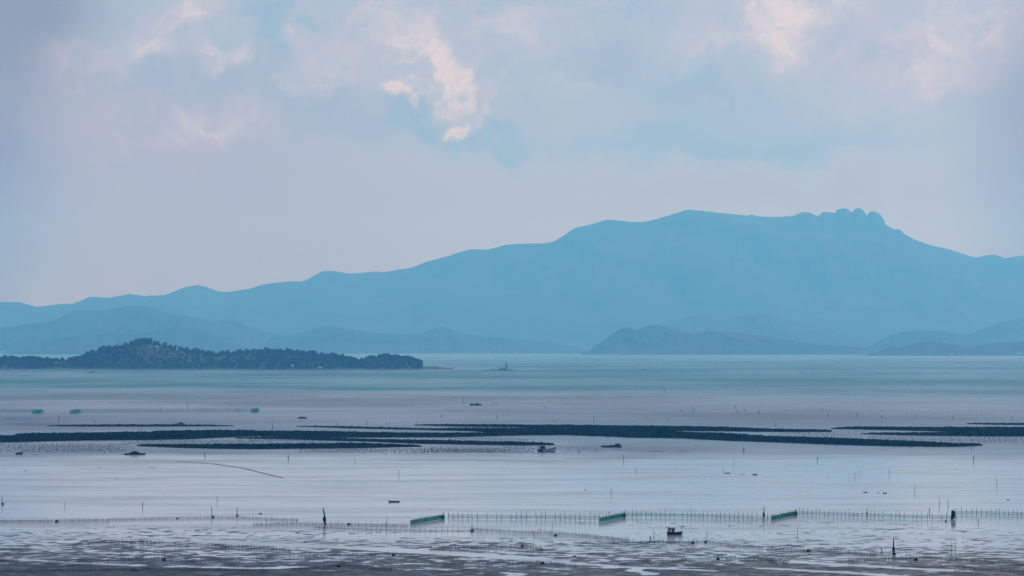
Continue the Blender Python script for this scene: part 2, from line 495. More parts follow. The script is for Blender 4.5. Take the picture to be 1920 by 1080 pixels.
o = link_mesh('tidal_flat', big_mesh('tidal_flat', np.stack([XX, YY, Z], -1).reshape(-1, 3), grid_faces(nx, ny), M['mud'], True))
tag(o, 'rippled grey mud flat drained by winding creeks', 'mud flat', kind='structure')

def ribbon(name, pts, wd, label, mat='slick', z=.02):
    W = [at(*p) for p in pts]
    # resample
    xs, ys = [p[0] for p in W], [p[1] for p in W]
    t = np.linspace(0, len(W) - 1, 80)
    X = np.interp(t, range(len(W)), xs); Yy = np.interp(t, range(len(W)), ys)
    X = np.convolve(np.pad(X, 4, 'edge'), np.ones(9) / 9, 'valid'); Yy = np.convolve(np.pad(Yy, 4, 'edge'), np.ones(9) / 9, 'valid')
    wv = wd * (.5 + .5 * fbm(t * 1.3, t * 0 + len(pts), 3)) * np.sin(np.linspace(.08, math.pi - .08, 80)) ** .5
    vs, fs = [], []
    for i in range(80):
        vs += [(X[i], Yy[i] - wv[i], z), (X[i], Yy[i] + wv[i], z)]
        if i: fs.append((2 * i - 2, 2 * i - 1, 2 * i + 1, 2 * i))
    o = link_mesh(name, big_mesh(name, vs, fs, M[mat]))
    return tag(o, label, 'water line', kind='structure')
ribbon('wake', [(1262, 741), (1330, 743), (1400, 748), (1440, 752), (1490, 760), (1560, 766), (1620, 771)], 30, 'pale old wake line curving over the bay')
ribbon('wake', [(1590, 770), (1700, 776), (1800, 781), (1930, 786)], 24, 'fainter tail of the pale wake line near the right racks')
ribbon('wake', [(120, 749), (180, 755), (215, 761), (250, 766), (330, 767)], 18, 'thin pale wake line above the long green net fence')
ribbon('water_shine', [(600, 663.6), (760, 663.4), (900, 663.2), (1000, 663.3), (1092, 664)], 620, 'pale strip painting the shine of still water along the far shore')  # pale sheet added as the water's painted shine
ribbon('wake', [(1211, 693), (1230, 693.4), (1256, 693.6)], 26, 'white wake trailing behind the tiny speeding boat')

# ------------------------------------------------------------------ mountains and hills
def ridge(name, outline, base_py, back, label, depth_front, step=1.6, spur=.42, seed=0, mat='forest', fringe=0.0):
    """terrain with the given skyline, its foot at the water row base_py and its crest `back` metres behind it"""
    d0 = F * CAM_H / (base_py - HZ)
    dr = d0 + back
    px = np.arange(outline[0][0], outline[-1][0] + .01, step)
    py = np.interp(px, [p[0] for p in outline], [p[1] for p in outline])
    py = py + (fbm(px / 9 + seed, px * 0 + seed, 4, .75) - .5) * fringe * 2.0
    X = (px - 960) / F * dr
    H = CAM_H + (HZ - py) / F * dr
    H = np.maximum(H, -2)
    k_ = 61
    Hs = np.convolve(np.pad(H, k_ // 2, 'edge'), np.hanning(k_) / np.hanning(k_).sum(), 'valid')
    rows = 46
    s = np.concatenate([np.linspace(-1, 0, 30), np.linspace(0, 1, rows - 29)[1:]])
    V = np.zeros((rows, len(px), 3))
    for j, t in enumerate(s):
        y = dr + t * back if t <= 0 else dr + t * back * .8
        if t <= 0:
            u = 1 + t
            prof = u ** 1.15 * .8 + .2 * u * u * (3 - 2 * u)
        else:
            u = 1 - t
            prof = u
        rid = np.abs(fbm(X / (H.max() * 1.1) + seed * 3.1 + t * .5, np.full_like(X, t * 1.6 + seed), 4) - .5) * 2
        env = 4 * u * (1 - u)
        rid = rid * .75 + .5 * np.abs(fbm(X / (H.max() * .32) + seed + t * .8, np.full_like(X, t * 4.5 + seed * 2), 4) - .5)
        He = Hs + (H - Hs) * u ** 22
        z = He * prof * (1 - spur * 2.2 * rid * env) + H.max() * .02 * (fbm(X / 120 + seed, np.full_like(X, y / 120), 3) - .5) * env
        if j == 0 or j == rows - 1: z = np.full_like(X, -1.0)
        V[j, :, 0] = X; V[j, :, 1] = y; V[j, :, 2] = z
    o = link_mesh(name, big_mesh(name, V.reshape(-1, 3), grid_faces(len(px), rows), M[mat], True))
    return tag(o, label, 'mountain' if 'mountain' in name else 'hill', kind='structure')

main_line = [(-120, 560), (-40, 565), (0, 566), (35, 566), (55, 572), (70, 575), (110, 570), (135, 570), (155, 562), (170, 556), (205, 558), (243, 551), (270, 555), (310, 553),
    (325, 547), (345, 539), (370, 534), (390, 539), (410, 547), (430, 547), (470, 541), (497, 532), (535, 528), (570, 527), (590, 516), (605, 508), (625, 508), (655, 513), (680, 511), (700, 509),
    (720, 510), (770, 502), (800, 491), (840, 480), (862, 473), (885, 467), (915, 468), (950, 458.5), (1000, 456), (1015, 456.5), (1035, 454), (1050, 446), (1060, 440), (1068, 433), (1080, 427), (1110, 420),
    (1140, 411.5), (1165, 413.5), (1185, 416.5), (1205, 416), (1230, 411), (1260, 402), (1280, 395.5), (1290, 393), (1318, 395), (1360, 400), (1400, 404), (1410, 403), (1430, 406.5), (1450, 407), (1478, 405.5), (1490, 404),
    (1500, 399), (1508, 397), (1518, 398.5), (1528, 402.5), (1534, 405), (1541, 398.5), (1548, 397), (1558, 398.5), (1566, 400), (1569, 393.5), (1576, 391.5), (1585, 390), (1592, 394), (1597, 398.5), (1602, 392.5), (1609, 389.5), (1616, 391.5),
    (1622, 398), (1625, 405), (1630, 398.5), (1636, 396.2), (1645, 398), (1653, 404), (1658, 413), (1659.5, 420), (1668, 425), (1676, 429.5), (1684, 429.5), (1690, 432), (1695, 439), (1720, 451), (1745, 460), (1770, 465), (1792, 471), (1812, 478), (1829, 483),
    (1848, 478.5), (1864, 477.5), (1874, 479.5), (1884, 484), (1905, 480.5), (1920, 479), (1980, 470), (2060, 480)]
ridge('mountain', main_line, 659.6, 6500, 'long hazy blue mountain ridge with five knobbly rock summits', 6000, step=1.25, seed=1, fringe=.9)
ridge('hill', [(-120, 612), (0, 614), (50, 607), (95, 604), (125, 589), (145, 580.5), (170, 582), (200, 581), (240, 573), (265, 574.5), (285, 576), (310, 585), (345, 592), (375, 596), (395, 605), (420, 601), (445, 604), (470, 613), (510, 625), (560, 640), (620, 655), (640, 663)],
      662.4, 2300, 'broad hazy foothill rising behind the wooded island', 2000, seed=2, fringe=.8)
ridge('hill', [(60, 661), (75, 645), (110, 632), (150, 630), (190, 626), (220, 623), (250, 627), (290, 620), (325, 614.5), (350, 615), (380, 623), (410, 634), (450, 648), (500, 661)],
      664.4, 1400, 'low hazy spur in front of the broad foothill', 1400, seed=3, fringe=.8)
ridge('hill', [(470, 661), (492, 648), (512, 632), (545, 628), (560, 625), (585, 619), (600, 613.5), (618, 611), (632, 612.5), (660, 618), (700, 623), (745, 626), (790, 625), (806, 618), (826, 613), (842, 616), (862, 624), (900, 630), (940, 634), (985, 637), (1030, 640), (1075, 650), (1110, 661)],
      662.8, 1700, 'low pale hill along the far shore beyond the island tip', 1600, seed=4, fringe=.8)
ridge('hill', [(1130, 661), (1200, 630), (1240, 612), (1275, 599), (1300, 590.5), (1320, 592), (1345, 597), (1375, 597), (1400, 591), (1430, 588), (1470, 598), (1510, 608), (1560, 620), (1620, 640), (1680, 661)],
      662.0, 2500, 'faint rounded hill under the middle of the great ridge', 2200, seed=5, fringe=.8)
ridge('hill', [(1700, 661), (1750, 645), (1800, 632), (1822, 624), (1850, 613), (1880, 603), (1905, 599), (1940, 594), (2010, 588), (2080, 600)],
      662.5, 2200, 'hazy hillside sloping up at the far right shore', 2000, seed=6, fringe=.8)
ridge('hill', [(1600, 662), (1640, 645), (1655, 634), (1690, 623), (1722, 619), (1760, 620.5), (1795, 625), (1830, 634), (1880, 646), (1940, 662)],
      663.5, 1500, 'flat-topped hazy hill behind the right shore woods', 1500, seed=7, fringe=.8)
ridge('hill', [(1093, 665), (1102, 659), (1112, 652), (1130, 639), (1150, 625), (1163, 616.5), (1174, 613.5), (1184, 615.5), (1194, 619.5), (1204, 614), (1216, 610), (1232, 608.5), (1242, 610), (1252, 615), (1268, 622.5), (1290, 624), (1308, 624.5), (1330, 620), (1360, 621), (1400, 625), (1440, 631), (1480, 637), (1505, 641), (1530, 645), (1570, 648), (1620, 652), (1650, 657), (1680, 665)],
      665, 900, 'darker blue twin-peaked headland with a long tail', 900, seed=8, fringe=1.0)
ridge('hill', [(1630, 667), (1650, 658), (1664, 650), (1674, 648.5), (1688, 653), (1700, 648), (1716, 643), (1735, 640), (1760, 641), (1785, 646), (1815, 651), (1835, 649), (1860, 643), (1885, 641), (1910, 642), (1950, 636), (2020, 644), (2060, 667)],
      667, 700, 'dark low wooded shore at the right end of the bay', 700, seed=9, fringe=1.4)

# ------------------------------------------------------------------ the wooded island
ISL_D = F * CAM_H / (691.4 - HZ)
ISL_F = F * CAM_H / (693.2 - HZ)
isl = [(-90, 676), (0, 676), (60, 677), (100, 679), (122, 681), (140, 676), (165, 669), (185, 661), (205, 654), (230, 651), (245, 649), (262, 647.5), (285, 647.5), (300, 650.5), (330, 656), (355, 661),
       (385, 665), (405, 669), (425, 667), (450, 664.5), (480, 662), (500, 660.5), (520, 662), (555, 664), (580, 667), (610, 670), (640, 673), (662, 679.5), (682, 681), (695, 675.5), (712, 672), (735, 672.5), (765, 675), (782, 680), (793, 687.5), (815, 689), (832, 690.5), (850, 693.6)]
ipx = np.arange(-90, 851, 2.0)
ipy = np.interp(ipx, [p[0] for p in isl], [p[1] for p in isl])
iX = (ipx - 960) / F * ISL_D
iH = CAM_H + (HZ - ipy) / F * ISL_D
def island_front(x):                     # distance of the front shore
    return ISL_F + 60 * (fbm(np.asarray(x) / 140 + 5, np.asarray(x) * 0 + 2, 3) - .5) + np.interp(x, [-1280, -960, -830], [110, 90, 0])
rows = 44
s_ = np.linspace(-1, 1, rows)
V = np.zeros((rows, len(ipx), 3))
fr = island_front(iX)
def island_z(x, y):
    x = np.asarray(x, float); y = np.asarray(y, float)
    H = np.interp(x, iX, iH); f = island_front(x)
    t = np.where(y <= ISL_D, (y - f) / (ISL_D - f), (ISL_D + 330 - y) / 330)
    t = np.clip(t, -.05, 1)
    prof = np.where(t < .12, t * .35, .042 + (1 - .042) * (1 - (1 - np.clip((t - .12) / .88, 0, 1)) ** 1.5))
    bump_ = (fbm(x / 60 + 2, y / 60, 3) - .5) * 7 * np.clip(t * 3 - .5, 0, 1) * np.clip((1 - t) * 5, 0, 1)
    return np.maximum(H, 0) * prof + bump_ + np.where(t < .12, 0, 0) - .15
for j, t in enumerate(s_):
    y = ISL_D + t * (ISL_D - fr) if t <= 0 else np.full_like(iX, ISL_D + t * 330)
    V[j, :, 0] = iX; V[j, :, 1] = y; V[j, :, 2] = island_z(iX, y)
V[0, :, 2] = -.8; V[-1, :, 2] = -.8
o = link_mesh('island', big_mesh('island', V.reshape(-1, 3), grid_faces(len(ipx), rows), M['island_soil'], True))
tag(o, 'low island with terraced fields and a brown muddy shore', 'island', kind='structure')

# tree kinds: crown of leaf clumps over a tapered trunk with limbs
def crown_arrays(h, rx, base, seed, lobes=9, leaves=20, leaf=1.0, tall=False):
    g = np.random.default_rng(seed)
    vs, fs = [], []
    for k in range(lobes):
        if tall:
            z = base + (h - base) * (k + .5) / lobes; rr = rx * (1 - .75 * abs((k + .5) / lobes - .4)); cx, cy = g.normal(0, .12 * rx, 2); rz = (h - base) / lobes
        else:
            an = g.uniform(0, 6.28); q_ = g.uniform(.1, .62); cx, cy = rx * q_ * math.cos(an), rx * q_ * math.sin(an)
            z = base + (h - base) * g.uniform(.25, .82) * (1.05 - .3 * q_); rr = rx * g.uniform(.34, .55); rz = rr * .75
        for i in range(leaves):
            d = g.normal(0, 1, 3); d /= np.linalg.norm(d); r_ = g.uniform(.6, 1.08)
            p = np.array([cx + d[0] * rr * r_, cy + d[1] * rr * r_, z + d[2] * rz * r_])
            u = g.normal(0, 1, 3); u /= np.linalg.norm(u); v = np.cross(u, d); v /= max(np.linalg.norm(v), 1e-6)
            s = leaf * g.uniform(.6, 1.3)
            b = len(vs)
            vs += [p - u * s - v * s * .6, p + u * s - v * s * .5, p + u * s * .8 + v * s * .7, p - u * s * .9 + v * s * .6]
            fs.append((b, b + 1, b + 2, b + 3))
    return np.array(vs), np.array(fs)
def trunk_mb(h, base, r, seed):
    g = random.Random(seed); mb = MB()
    mb.tube([(0, 0, -.8), (g.uniform(-.1, .1), 0, base * .6), (g.uniform(-.3, .3), g.uniform(-.2, .2), h * .8)], [r * 1.25, r, r * .3], 6)
    for k in range(4):
        a = k * 1.6 + g.random(); z = base * .7 + k * h * .09
        mb.tube([(0, 0, z), (math.cos(a) * h * .2, math.sin(a) * h * .2, z + h * .2)], [r * .45, r * .15], 4)
    return mb
KINDS = []
for k, (h, rx, base, leafm, lobes) in enumerate([(9.5, 4.3, 2.2, 'leaf', 9), (8, 4.6, 1.6, 'leaf_light', 8), (11.5, 3.8, 3.8, 'leaf_pine', 8), (10.5, 5.0, 2.6, 'leaf', 10), (7, 3.4, 1.5, 'leaf_pine', 7)]):
    va, fa = crown_arrays(h, rx, base, 100 + k, lobes, 22, 1.15)
    KINDS.append((va, fa, big_mesh('crown', va, fa, M[leafm]), trunk_mb(h, base, .28, k).mesh('trunk', M['bark']), leafm))
BIG_V, BIG_F = crown_arrays(13.5, 7.2, 2.4, 555, 16, 26, 1.2)
BIG = (BIG_V, BIG_F, big_mesh('crown', BIG_V, BIG_F, M['leaf']), trunk_mb(13.5, 3, .5, 77).mesh('trunk', M['bark']))
PV, PF = crown_arrays(13, 1.5, 1.2, 556, 8, 22, .7, tall=True)
POPLAR = (PV, PF, big_mesh('crown', PV, PF, M['leaf_pine']), trunk_mb(13, 2, .25, 78).mesh('trunk', M['bark']))

def tree(name, kind, x, y, z, s, label, group=None, rz=0.0):
    t = empty(name, (x, y, z), rz)
    t.scale = (s, s, s)
    link_mesh('crown', kind[2], t); link_mesh('trunk', kind[3], t)
    return tag(t, label, 'tree', group)

cand = []
g_ = np.random.default_rng(5)
while len(cand) < 3700:
    x = g_.uniform(iX[0], -200); fy = float(island_front(x))
    H = float(np.interp(x, iX, iH))
    y = fy + 18 + g_.random() ** .9 * (ISL_D + 120 - fy)
    px = 960 + x / y * F
    if px > 792: continue
    z = float(island_z(x, y))
    if z < .8: continue
    t = (y - fy) / (ISL_D - fy)
    # the open terraces on the hill's right flank and the gap in the low wood stay thin
    keep = 1.0
    if 255 < px < 355 and .35 < t < .95: keep = .3
    elif 355 < px < 480 and .4 < t < .9: keep = .45
    elif 180 < px < 255 and t > .75: keep = .6
    elif 100 < px < 126: keep = .3
    elif 225 < px < 335 and t >= .9: keep = .4
    if g_.random() > keep: continue
    cand.append((y, x, z, g_.integers(0, 5), (g_.uniform(.5, .95) if g_.random() < .8 else g_.uniform(.95, 1.35)) * (1.0 if H > 8 else .75), g_.uniform(0, 6.28)))
vis = []
for c in cand:       # how much of each tree stands clear towards the camera: the front shore and the skyline first
    y, x, z = c[0], c[1], c[2]
    fy = float(island_front(x)); t = (y - fy) / (ISL_D - fy)
    vis.append(((t < .22) * 2 + (.9 < t < 1.08) * 1.5 + g_.random(), c))
vis.sort(key=lambda e: -e[0])
for k, (_, (y, x, z, kd, s, rz)) in enumerate(vis[:290]):
    px = 960 + x / y * F
    zone = ('low wood left of the island hill' if px < 165 else 'left slope of the island hill' if px < 255 else 'terraced right slope of the island hill' if px < 360 else
            'low saddle right of the island hill' if px < 440 else 'long middle ridge of the island' if px < 570 else 'falling end of the island ridge' if px < 680 else 'wooded tip of the island')
    where = 'on the shore side of the ' if y < ISL_D - 110 else 'on the skyline of the '
    tree('tree', KINDS[kd], x, y, z, s, 'dark green tree ' + where + zone, 'trees ' + where + zone, rz)
by_mat = {}
for _, (y, x, z, kd, s, rz) in vis[290:]:
    va, fa, _, _, lm = KINDS[kd]
    c, sn = math.cos(rz) * s, math.sin(rz) * s
    P_ = np.stack([va[:, 0] * c - va[:, 1] * sn + x, va[:, 0] * sn + va[:, 1] * c + y, va[:, 2] * s + z], -1)
    L = by_mat.setdefault(lm, [[], [], 0])
    L[0].append(P_); L[1].append(fa + L[2]); L[2] += len(va)
for lm, (vv, ff, _) in by_mat.items():
    o = link_mesh('woodland', big_mesh('woodland', np.concatenate(vv), np.concatenate(ff), M[lm]))
    tag(o, {'leaf': 'mid green mass of trees covering the island hill', 'leaf_light': 'paler green shrubs mixed through the island wood', 'leaf_pine': 'dark pines mixed through the island wood'}[lm], 'woodland', kind='stuff')
def isl_at(px, t):
    x = (px - 960) / F * ISL_D; fy = float(island_front(x)); y = fy + t * (ISL_D - fy)
    x = (px - 960) / F * y
    return x, y, float(island_z(x, y))
for px, s, lab in [(246, .72, 'round tree at the left foot of the hilltop grove'), (256, .9, 'broad tree second from the left in the hilltop grove'), (264, 1.0, 'tall broad tree in the middle of the hilltop grove'),
                   (273, 1.02, 'tallest tree near the right end of the hilltop grove'), (281, .98, 'rightmost full-crowned tree of the hilltop grove'), (292, .55, 'small tree at the right foot of the hilltop grove')]:
    x, y, z = isl_at(px, .98)
    tree('broad_tree', BIG, x, y, z - .5, s * 1.3, lab, 'trees of the hilltop grove', px)
for px, s, lab in [(496.5, 1.0, 'leftmost of three slim upright trees on the island ridge'), (499.5, .98, 'middle one of three slim upright trees on the island ridge'), (502, .86, 'shortest, rightmost of three slim upright trees on the island ridge')]:
    x, y, z = isl_at(px, .99)
    tree('slim_tree', POPLAR, x, y, z - .5, s, lab, 'slim trees on the island ridge')
for px, s, lab in [(557, .95, 'round tree standing up from the middle of the island ridge'), (720, 1.0, 'tall tree at the top of the wooded island tip'), (484, .7, 'squat tree just left of the three slim trees'), (408, .62, 'lone round tree beside the gap in the island ridge'), (350, .65, 'round tree on the right shoulder of the terraced hill')]:
    x, y, z = isl_at(px, .97)
    tree('broad_tree', BIG, x, y, z - .4, s, lab)

def house(px, t, L, D_, h, label, roof='roof_pale', base_xyz=None, rz=0.0, roof_h=1.6, windows=3):
    loc = base_xyz or isl_at(px, t)
    r = empty('house', (loc[0], loc[1], loc[2] - .3), rz)
    MB().box(-L / 2, L / 2, -D_ / 2, D_ / 2, -1.5, h).build('wall', M['house_white'], r)
    mb = MB(); e = .5
    mb.add([(-L / 2 - e, -D_ / 2 - e, h), (L / 2 + e, -D_ / 2 - e, h), (L / 2 + e, D_ / 2 + e, h), (-L / 2 - e, D_ / 2 + e, h), (-L / 2 - e, 0, h + roof_h), (L / 2 + e, 0, h + roof_h)],
           [(0, 1, 5, 4), (2, 3, 4, 5), (0, 4, 3), (1, 2, 5), (3, 2, 1, 0)])
    mb.build('roof', M[roof], r)
    for k in range(windows):
        x = -L / 2 + L * (k + .6) / (windows + .6)
        MB().box(x - .6, x + .6, -D_ / 2 - .06, -D_ / 2 + .02, h * .38, h * .78).build('window', M['glass'], r)
    x = L / 2 - L * .1
    MB().box(x - .5, x + .5, -D_ / 2 - .05, -D_ / 2 + .02, .3, h * .75).build('door', M['wood_dark'], r)
    return tag(r, label, 'house')
house(281.5, .86, 9, 7, 3.2, 'pale grey-roofed house under the hilltop grove', 'concrete')
house(292, .86, 9, 7, 3.4, 'white house with pale pink roof under the hilltop grove')
house(547, .22, 8, 5, 2.6, 'long low white shed near the island shore', windows=2)
house(600, .16, 6, 5, 2.4, 'small bright white hut near the island shore', windows=1)
house(115, .8, 6, 5, 3.0, 'white cottage on the low neck left of the island hill', windows=2)
def far_house(px, py, L, h, label, roof='roof_pale'):
    p = at(px, py)
    return house(0, 0, L, L * .7, h, label, roof, (p[0], p[1] + 40, 4.0), 0, h * .4, 3)
for px, py, L, h, lab, rf in [(1914, 667.2, 31, 8, 'white waterside building at the far right shore', 'house_white'), (1786, 667.1, 14, 5, 'pale house at the foot of the flat-topped hill', 'roof_pale'),
        (1628, 665.2, 11, 5, 'pale house beside the tail of the dark headland', 'house_white'), (852, 663.0, 18, 5, 'pale house on the far shore left of the lighthouse', 'house_white'), (915, 663.0, 15, 5, 'pale house on the far shore behind the lighthouse', 'roof_pale'),
        (968, 663.0, 15, 5, 'small pale house on the far shore right of the lighthouse', 'house_white'), (3, 662.6, 28, 7, 'white building on the far left shore behind the island', 'house_white')]:
    far_house(px, py, L, h, lab, rf)

def utility_pole(px, t, h, label):
    x, y, z = isl_at(px, t)
    r = empty('utility_pole', (x, y, z))
    MB().tube([(0, 0, -1), (0, 0, h)], [.32, .22], 6).build('shaft', M['concrete'], r)
    MB().box(-1.5, 1.5, -.12, .12, h - 1.2, h - .95).build('crossarm', M['metal_dark'], r)
    return tag(r, label, 'utility pole')
for px, h, lab in [(291, 15, 'utility pole beside the hilltop grove'), (351.5, 14, 'thin utility pole above the hill shoulder trees'), (366, 13, 'left one of two utility poles over the low saddle'), (370.5, 13, 'right one of two utility poles over the low saddle'),
                   (403, 16, 'tall utility pole left of the gap in the island ridge'), (411, 14, 'utility pole right of the gap in the island ridge')]:
    utility_pole(px, .98, h, lab)

# reef and lighthouse
def reef(px0, px1, py, h, label, seed, peak=.5):
    x0, y0, _ = at(px0, py); x1 = at(px1, py)[0]
    n, m_ = 60, 9
    V = []
    for j in range(m_):
        for i in range(n):
            t = i / (n - 1); v = j / (m_ - 1)
            env = (math.sin(math.pi * min(1, t)) ** .6) * math.sin(math.pi * v) ** .7
            z = h * env * (.45 + .9 * float(vnoise(np.array(t * 14 + seed), np.array(v * 3 + seed)))) * (.55 + .9 * math.exp(-((t - peak) / .2) ** 2)) - .25
            V.append((x0 + (x1 - x0) * t, y0 + (v - .15) * 60, z))
    o = link_mesh('reef', big_mesh('reef', V, grid_faces(n, m_), M['stone']))
    return tag(o, label, 'reef', kind='structure')
reef(903, 972, 694.6, 5.0, 'flat dark rock reef under the lighthouse', 3, .66)
lx, ly, _ = at(949.6, 694.3)
t = empty('lighthouse', (lx, ly + 18, .6))
MB().lathe([(3.0, -1.5), (2.8, 2.6), (2.2, 3.0), (2.1, 4.2)], 14).build('base', M['concrete'], t)
MB().lathe([(1.35, 4.2), (1.2, 12.2)], 14).build('tower', M['tower_paint'], t)
ga = MB().lathe([(1.3, 12.2), (2.15, 12.5), (2.15, 12.8)], 14).build('gallery', M['tower_paint'], t)
mb = MB()
for k in range(10):
    a = k * .628
    mb.tube([(2.05 * math.cos(a), 2.05 * math.sin(a), 12.8), (2.05 * math.cos(a), 2.05 * math.sin(a), 13.8)], .06, 4)
mb.lathe([(2.0, 13.75), (2.12, 13.75), (2.12, 13.85), (2.0, 13.85)], 14)
mb.build('railing', M['metal_dark'], ga)
la = MB().lathe([(.95, 12.8), (.95, 14.9)], 10).build('lantern', M['glass'], t)
MB().lathe([(1.15, 14.9), (1.0, 15.4), (.5, 16.0), (.12, 16.4), (.1, 17.4)], 12).build('dome', M['tower_paint'], la)
tag(t, 'dark red lighthouse with gallery standing on the low reef', 'lighthouse')

# ------------------------------------------------------------------ boats
def hull_mb(L, B, h, bow_h, draft=.25, sheer=.1, stern=.8, n=16):
    st = []
    for i in range(n + 1):
        t = i / n
        x = -L / 2 + L * t
        wd = B / 2 * (stern + (1 - stern) * min(1, t / .35)) * (1 - max(0, (t - .5) / .5) ** 2.4 * .97)
        zt = h + sheer * (1 - t) ** 2 + (bow_h - h) * max(0, (t - .35) / .65) ** 1.9
        zk = -draft + (zt * .75 + draft) * max(0, (t - .86) / .14) ** 1.6
        xk = x - .0
        st.append([(xk, 0, zk), (x, wd * .72, zk + (zt - zk) * .22), (x, wd, zt), (x, wd - .09, zt), (x, max(wd - .12, .01), zt - .22), (x, 0, zt - .2),
                   (x, -max(wd - .12, .01), zt - .22), (x, -(wd - .09), zt), (x, -wd, zt), (x, -wd * .72, zk + (zt - zk) * .22)])
    mb = MB(); k = 10
    vs = [p for s in st for p in s]; fs = []
    for i in range(n):
        for j in range(k):
            a, b = i * k + j, i * k + (j + 1) % k
            fs.append((a, a + k, b + k, b))
    fs.append(tuple(range(k - 1, -1, -1))); fs.append(tuple(n * k + j for j in range(k)))
    mb.add(vs, fs)
    return mb, st
def strake(st, z0, z1, out=.03):
    """a band along both sides of the hull between two fractions of its height"""
    mb = MB()
    for side in (1, -1):
        vs, fs = [], []
        for i, s in enumerate(st):
            lo, hi = np.array(s[1]), np.array(s[2])
            for f in (z0, z1):
                p = lo + (hi - lo) * f
                vs.append((p[0], side * (abs(p[1]) + out), p[2]))
        for i in range(len(st) - 1):
            fs.append((2 * i, 2 * i + 2, 2 * i + 3, 2 * i + 1))
        mb.add(vs, fs)
    return mb
def cabin(parent, x0, x1, hw, z0, z1, mat='cabin_white', roof='cabin_white', nwin=2, top=.94):
    c = MB().box(x0, x1, -hw, hw, z0, z1, top).build('cabin', M[mat], parent)
    MB().box(x0 - .15, x1 + .2, -hw - .12, hw + .12, z1, z1 + .1).build('cabin_roof', M[roof], c)
    wz0, wz1 = z0 + (z1 - z0) * .55, z0 + (z1 - z0) * .85
    for k in range(nwin):
        a = x0 + (x1 - x0) * (k + .18) / nwin; b = x0 + (x1 - x0) * (k + .82) / nwin
        MB().box(a, b, -hw - .02, -hw + .12, wz0, wz1).build('window', M['glass'], c)
    MB().box(x1 - .12, x1 + .02, -hw * .7, hw * .7, wz0, wz1).build('windscreen', M['glass'], c)
    return c

# white fishing boat beside the racks
p = at(1025.5, 847.6)
t = empty('fishing_boat', (p[0], p[1], 0), R(-8))
mb, st = hull_mb(9.6, 2.6, 1.35, 2.75, .3, .35)
mb.build('hull', M['hull_white'], t)
strake(st, -.25, .18).build('boot_stripe', M['hull_red'], t)
strake(st[6:], .74, 1.01, .035).build('bow_band', M['hull_dark'], t)
strake(st[:6], .2, .9, .03).build('stern_band', M['hull_dark'], t)
cabin(t, -3.4, -1.0, .9, 1.15, 3.2, 'hull_dark', 'cabin_white', 2)
MB().tube([(-2.4, 0, 3.2), (-2.5, 0, 6.1)], .07, 5).build('mast', M['metal_dark'], t)
f = MB().tube([(.6, .2, 1.2), (.75, .2, 5.1)], .07, 5).build('mast', M['metal_dark'], t)
MB().box(.72, 1.05, .19, .22, 4.5, 5.3).build('pennant', M['flag'], f)
mb = MB()
for sx in (-4.3, -3.6, -.8): mb.tube([(sx, -1.0, 1.3), (sx, -1.0, 3.1)], .05, 4).tube([(sx, 1.0, 1.3), (sx, 1.0, 3.1)], .05, 4)
mb.tube([(-4.3, -1, 3.1), (-.8, -1, 3.1)], .05, 4).tube([(-4.3, 1, 3.1), (-.8, 1, 3.1)], .05, 4)
mb.build('deck_frame', M['metal_dark'], t)
MB().box(-4.75, -4.3, -.35, .35, .2, 1.9).build('outboard_engine', M['hull_dark'], t)
MB().lump((1.6, 0, 1.35), (.7, .6, .45), 3).build('net_pile', M['tarp'], t)
tag(t, 'white fishing boat with dark cabin and two masts by the racks', 'fishing boat')

# long dark work boat
p = at(1146, 838.8)
t = empty('work_boat', (p[0], p[1], 0), R(178))
mb, st = hull_mb(11.2, 2.4, .85, 1.05, .25, .05)
mb.build('hull', M['hull_dark'], t)
strake(st, .86, 1.0).build('rubbing_strake', M['wood_dark'], t)
cabin(t, -4.9, -1.9, .95, .7, 1.85, 'hull_dark', 'hull_dark', 3)
MB().lump((-.4, 0, .75), (1.7, .9, .55), 5, rough=.12).build('cargo_heap', M['tarp'], t, True)
MB().tube([(2.0, 0, .6), (2.0, 0, 1.7)], .06, 5).build('bollard', M['metal_dark'], t)
tag(t, 'long low dark work boat with boxy cabin beyond the bright flat', 'work boat')

# boat carrying a heaped load
p = at(253.5, 852.6)
t = empty('cargo_boat', (p[0], p[1], 0), R(3))
mb, st = hull_mb(10.8, 2.6, .65, .8, .25, .05)
mb.build('hull', M['hull_dark'], t)
strake(st, .86, 1.0).build('rubbing_strake', M['wood_dark'], t)
vs, fs = [], []
for i in range(25):
    u = -3.9 + 7.4 * i / 24
    hh = 1.35 * (.5 + .5 * math.cos(math.pi * (u + .2) / 3.9)) ** .8 if abs(u + .2) < 3.9 else 0
    hh *= 1 + rnd.uniform(-.05, .05)
    for j in range(9):
        v = -1 + 2 * j / 8
        vs.append((u, v * 1.05, .5 + hh * math.cos(v * math.pi / 2) ** .6 if abs(v) < 1 else .45))
for i in range(24):
    for j in range(8):
        fs.append((i * 9 + j, (i + 1) * 9 + j, (i + 1) * 9 + j + 1, i * 9 + j + 1))
MB().add(vs, fs).build('heaped_load', M['tarp'], t, True)
MB().box(-5.35, -5.0, -.25, .25, .1, 1.0).build('outboard_engine', M['hull_dark'], t)
tag(t, 'dark boat heaped with a mounded load on the left water', 'cargo boat')

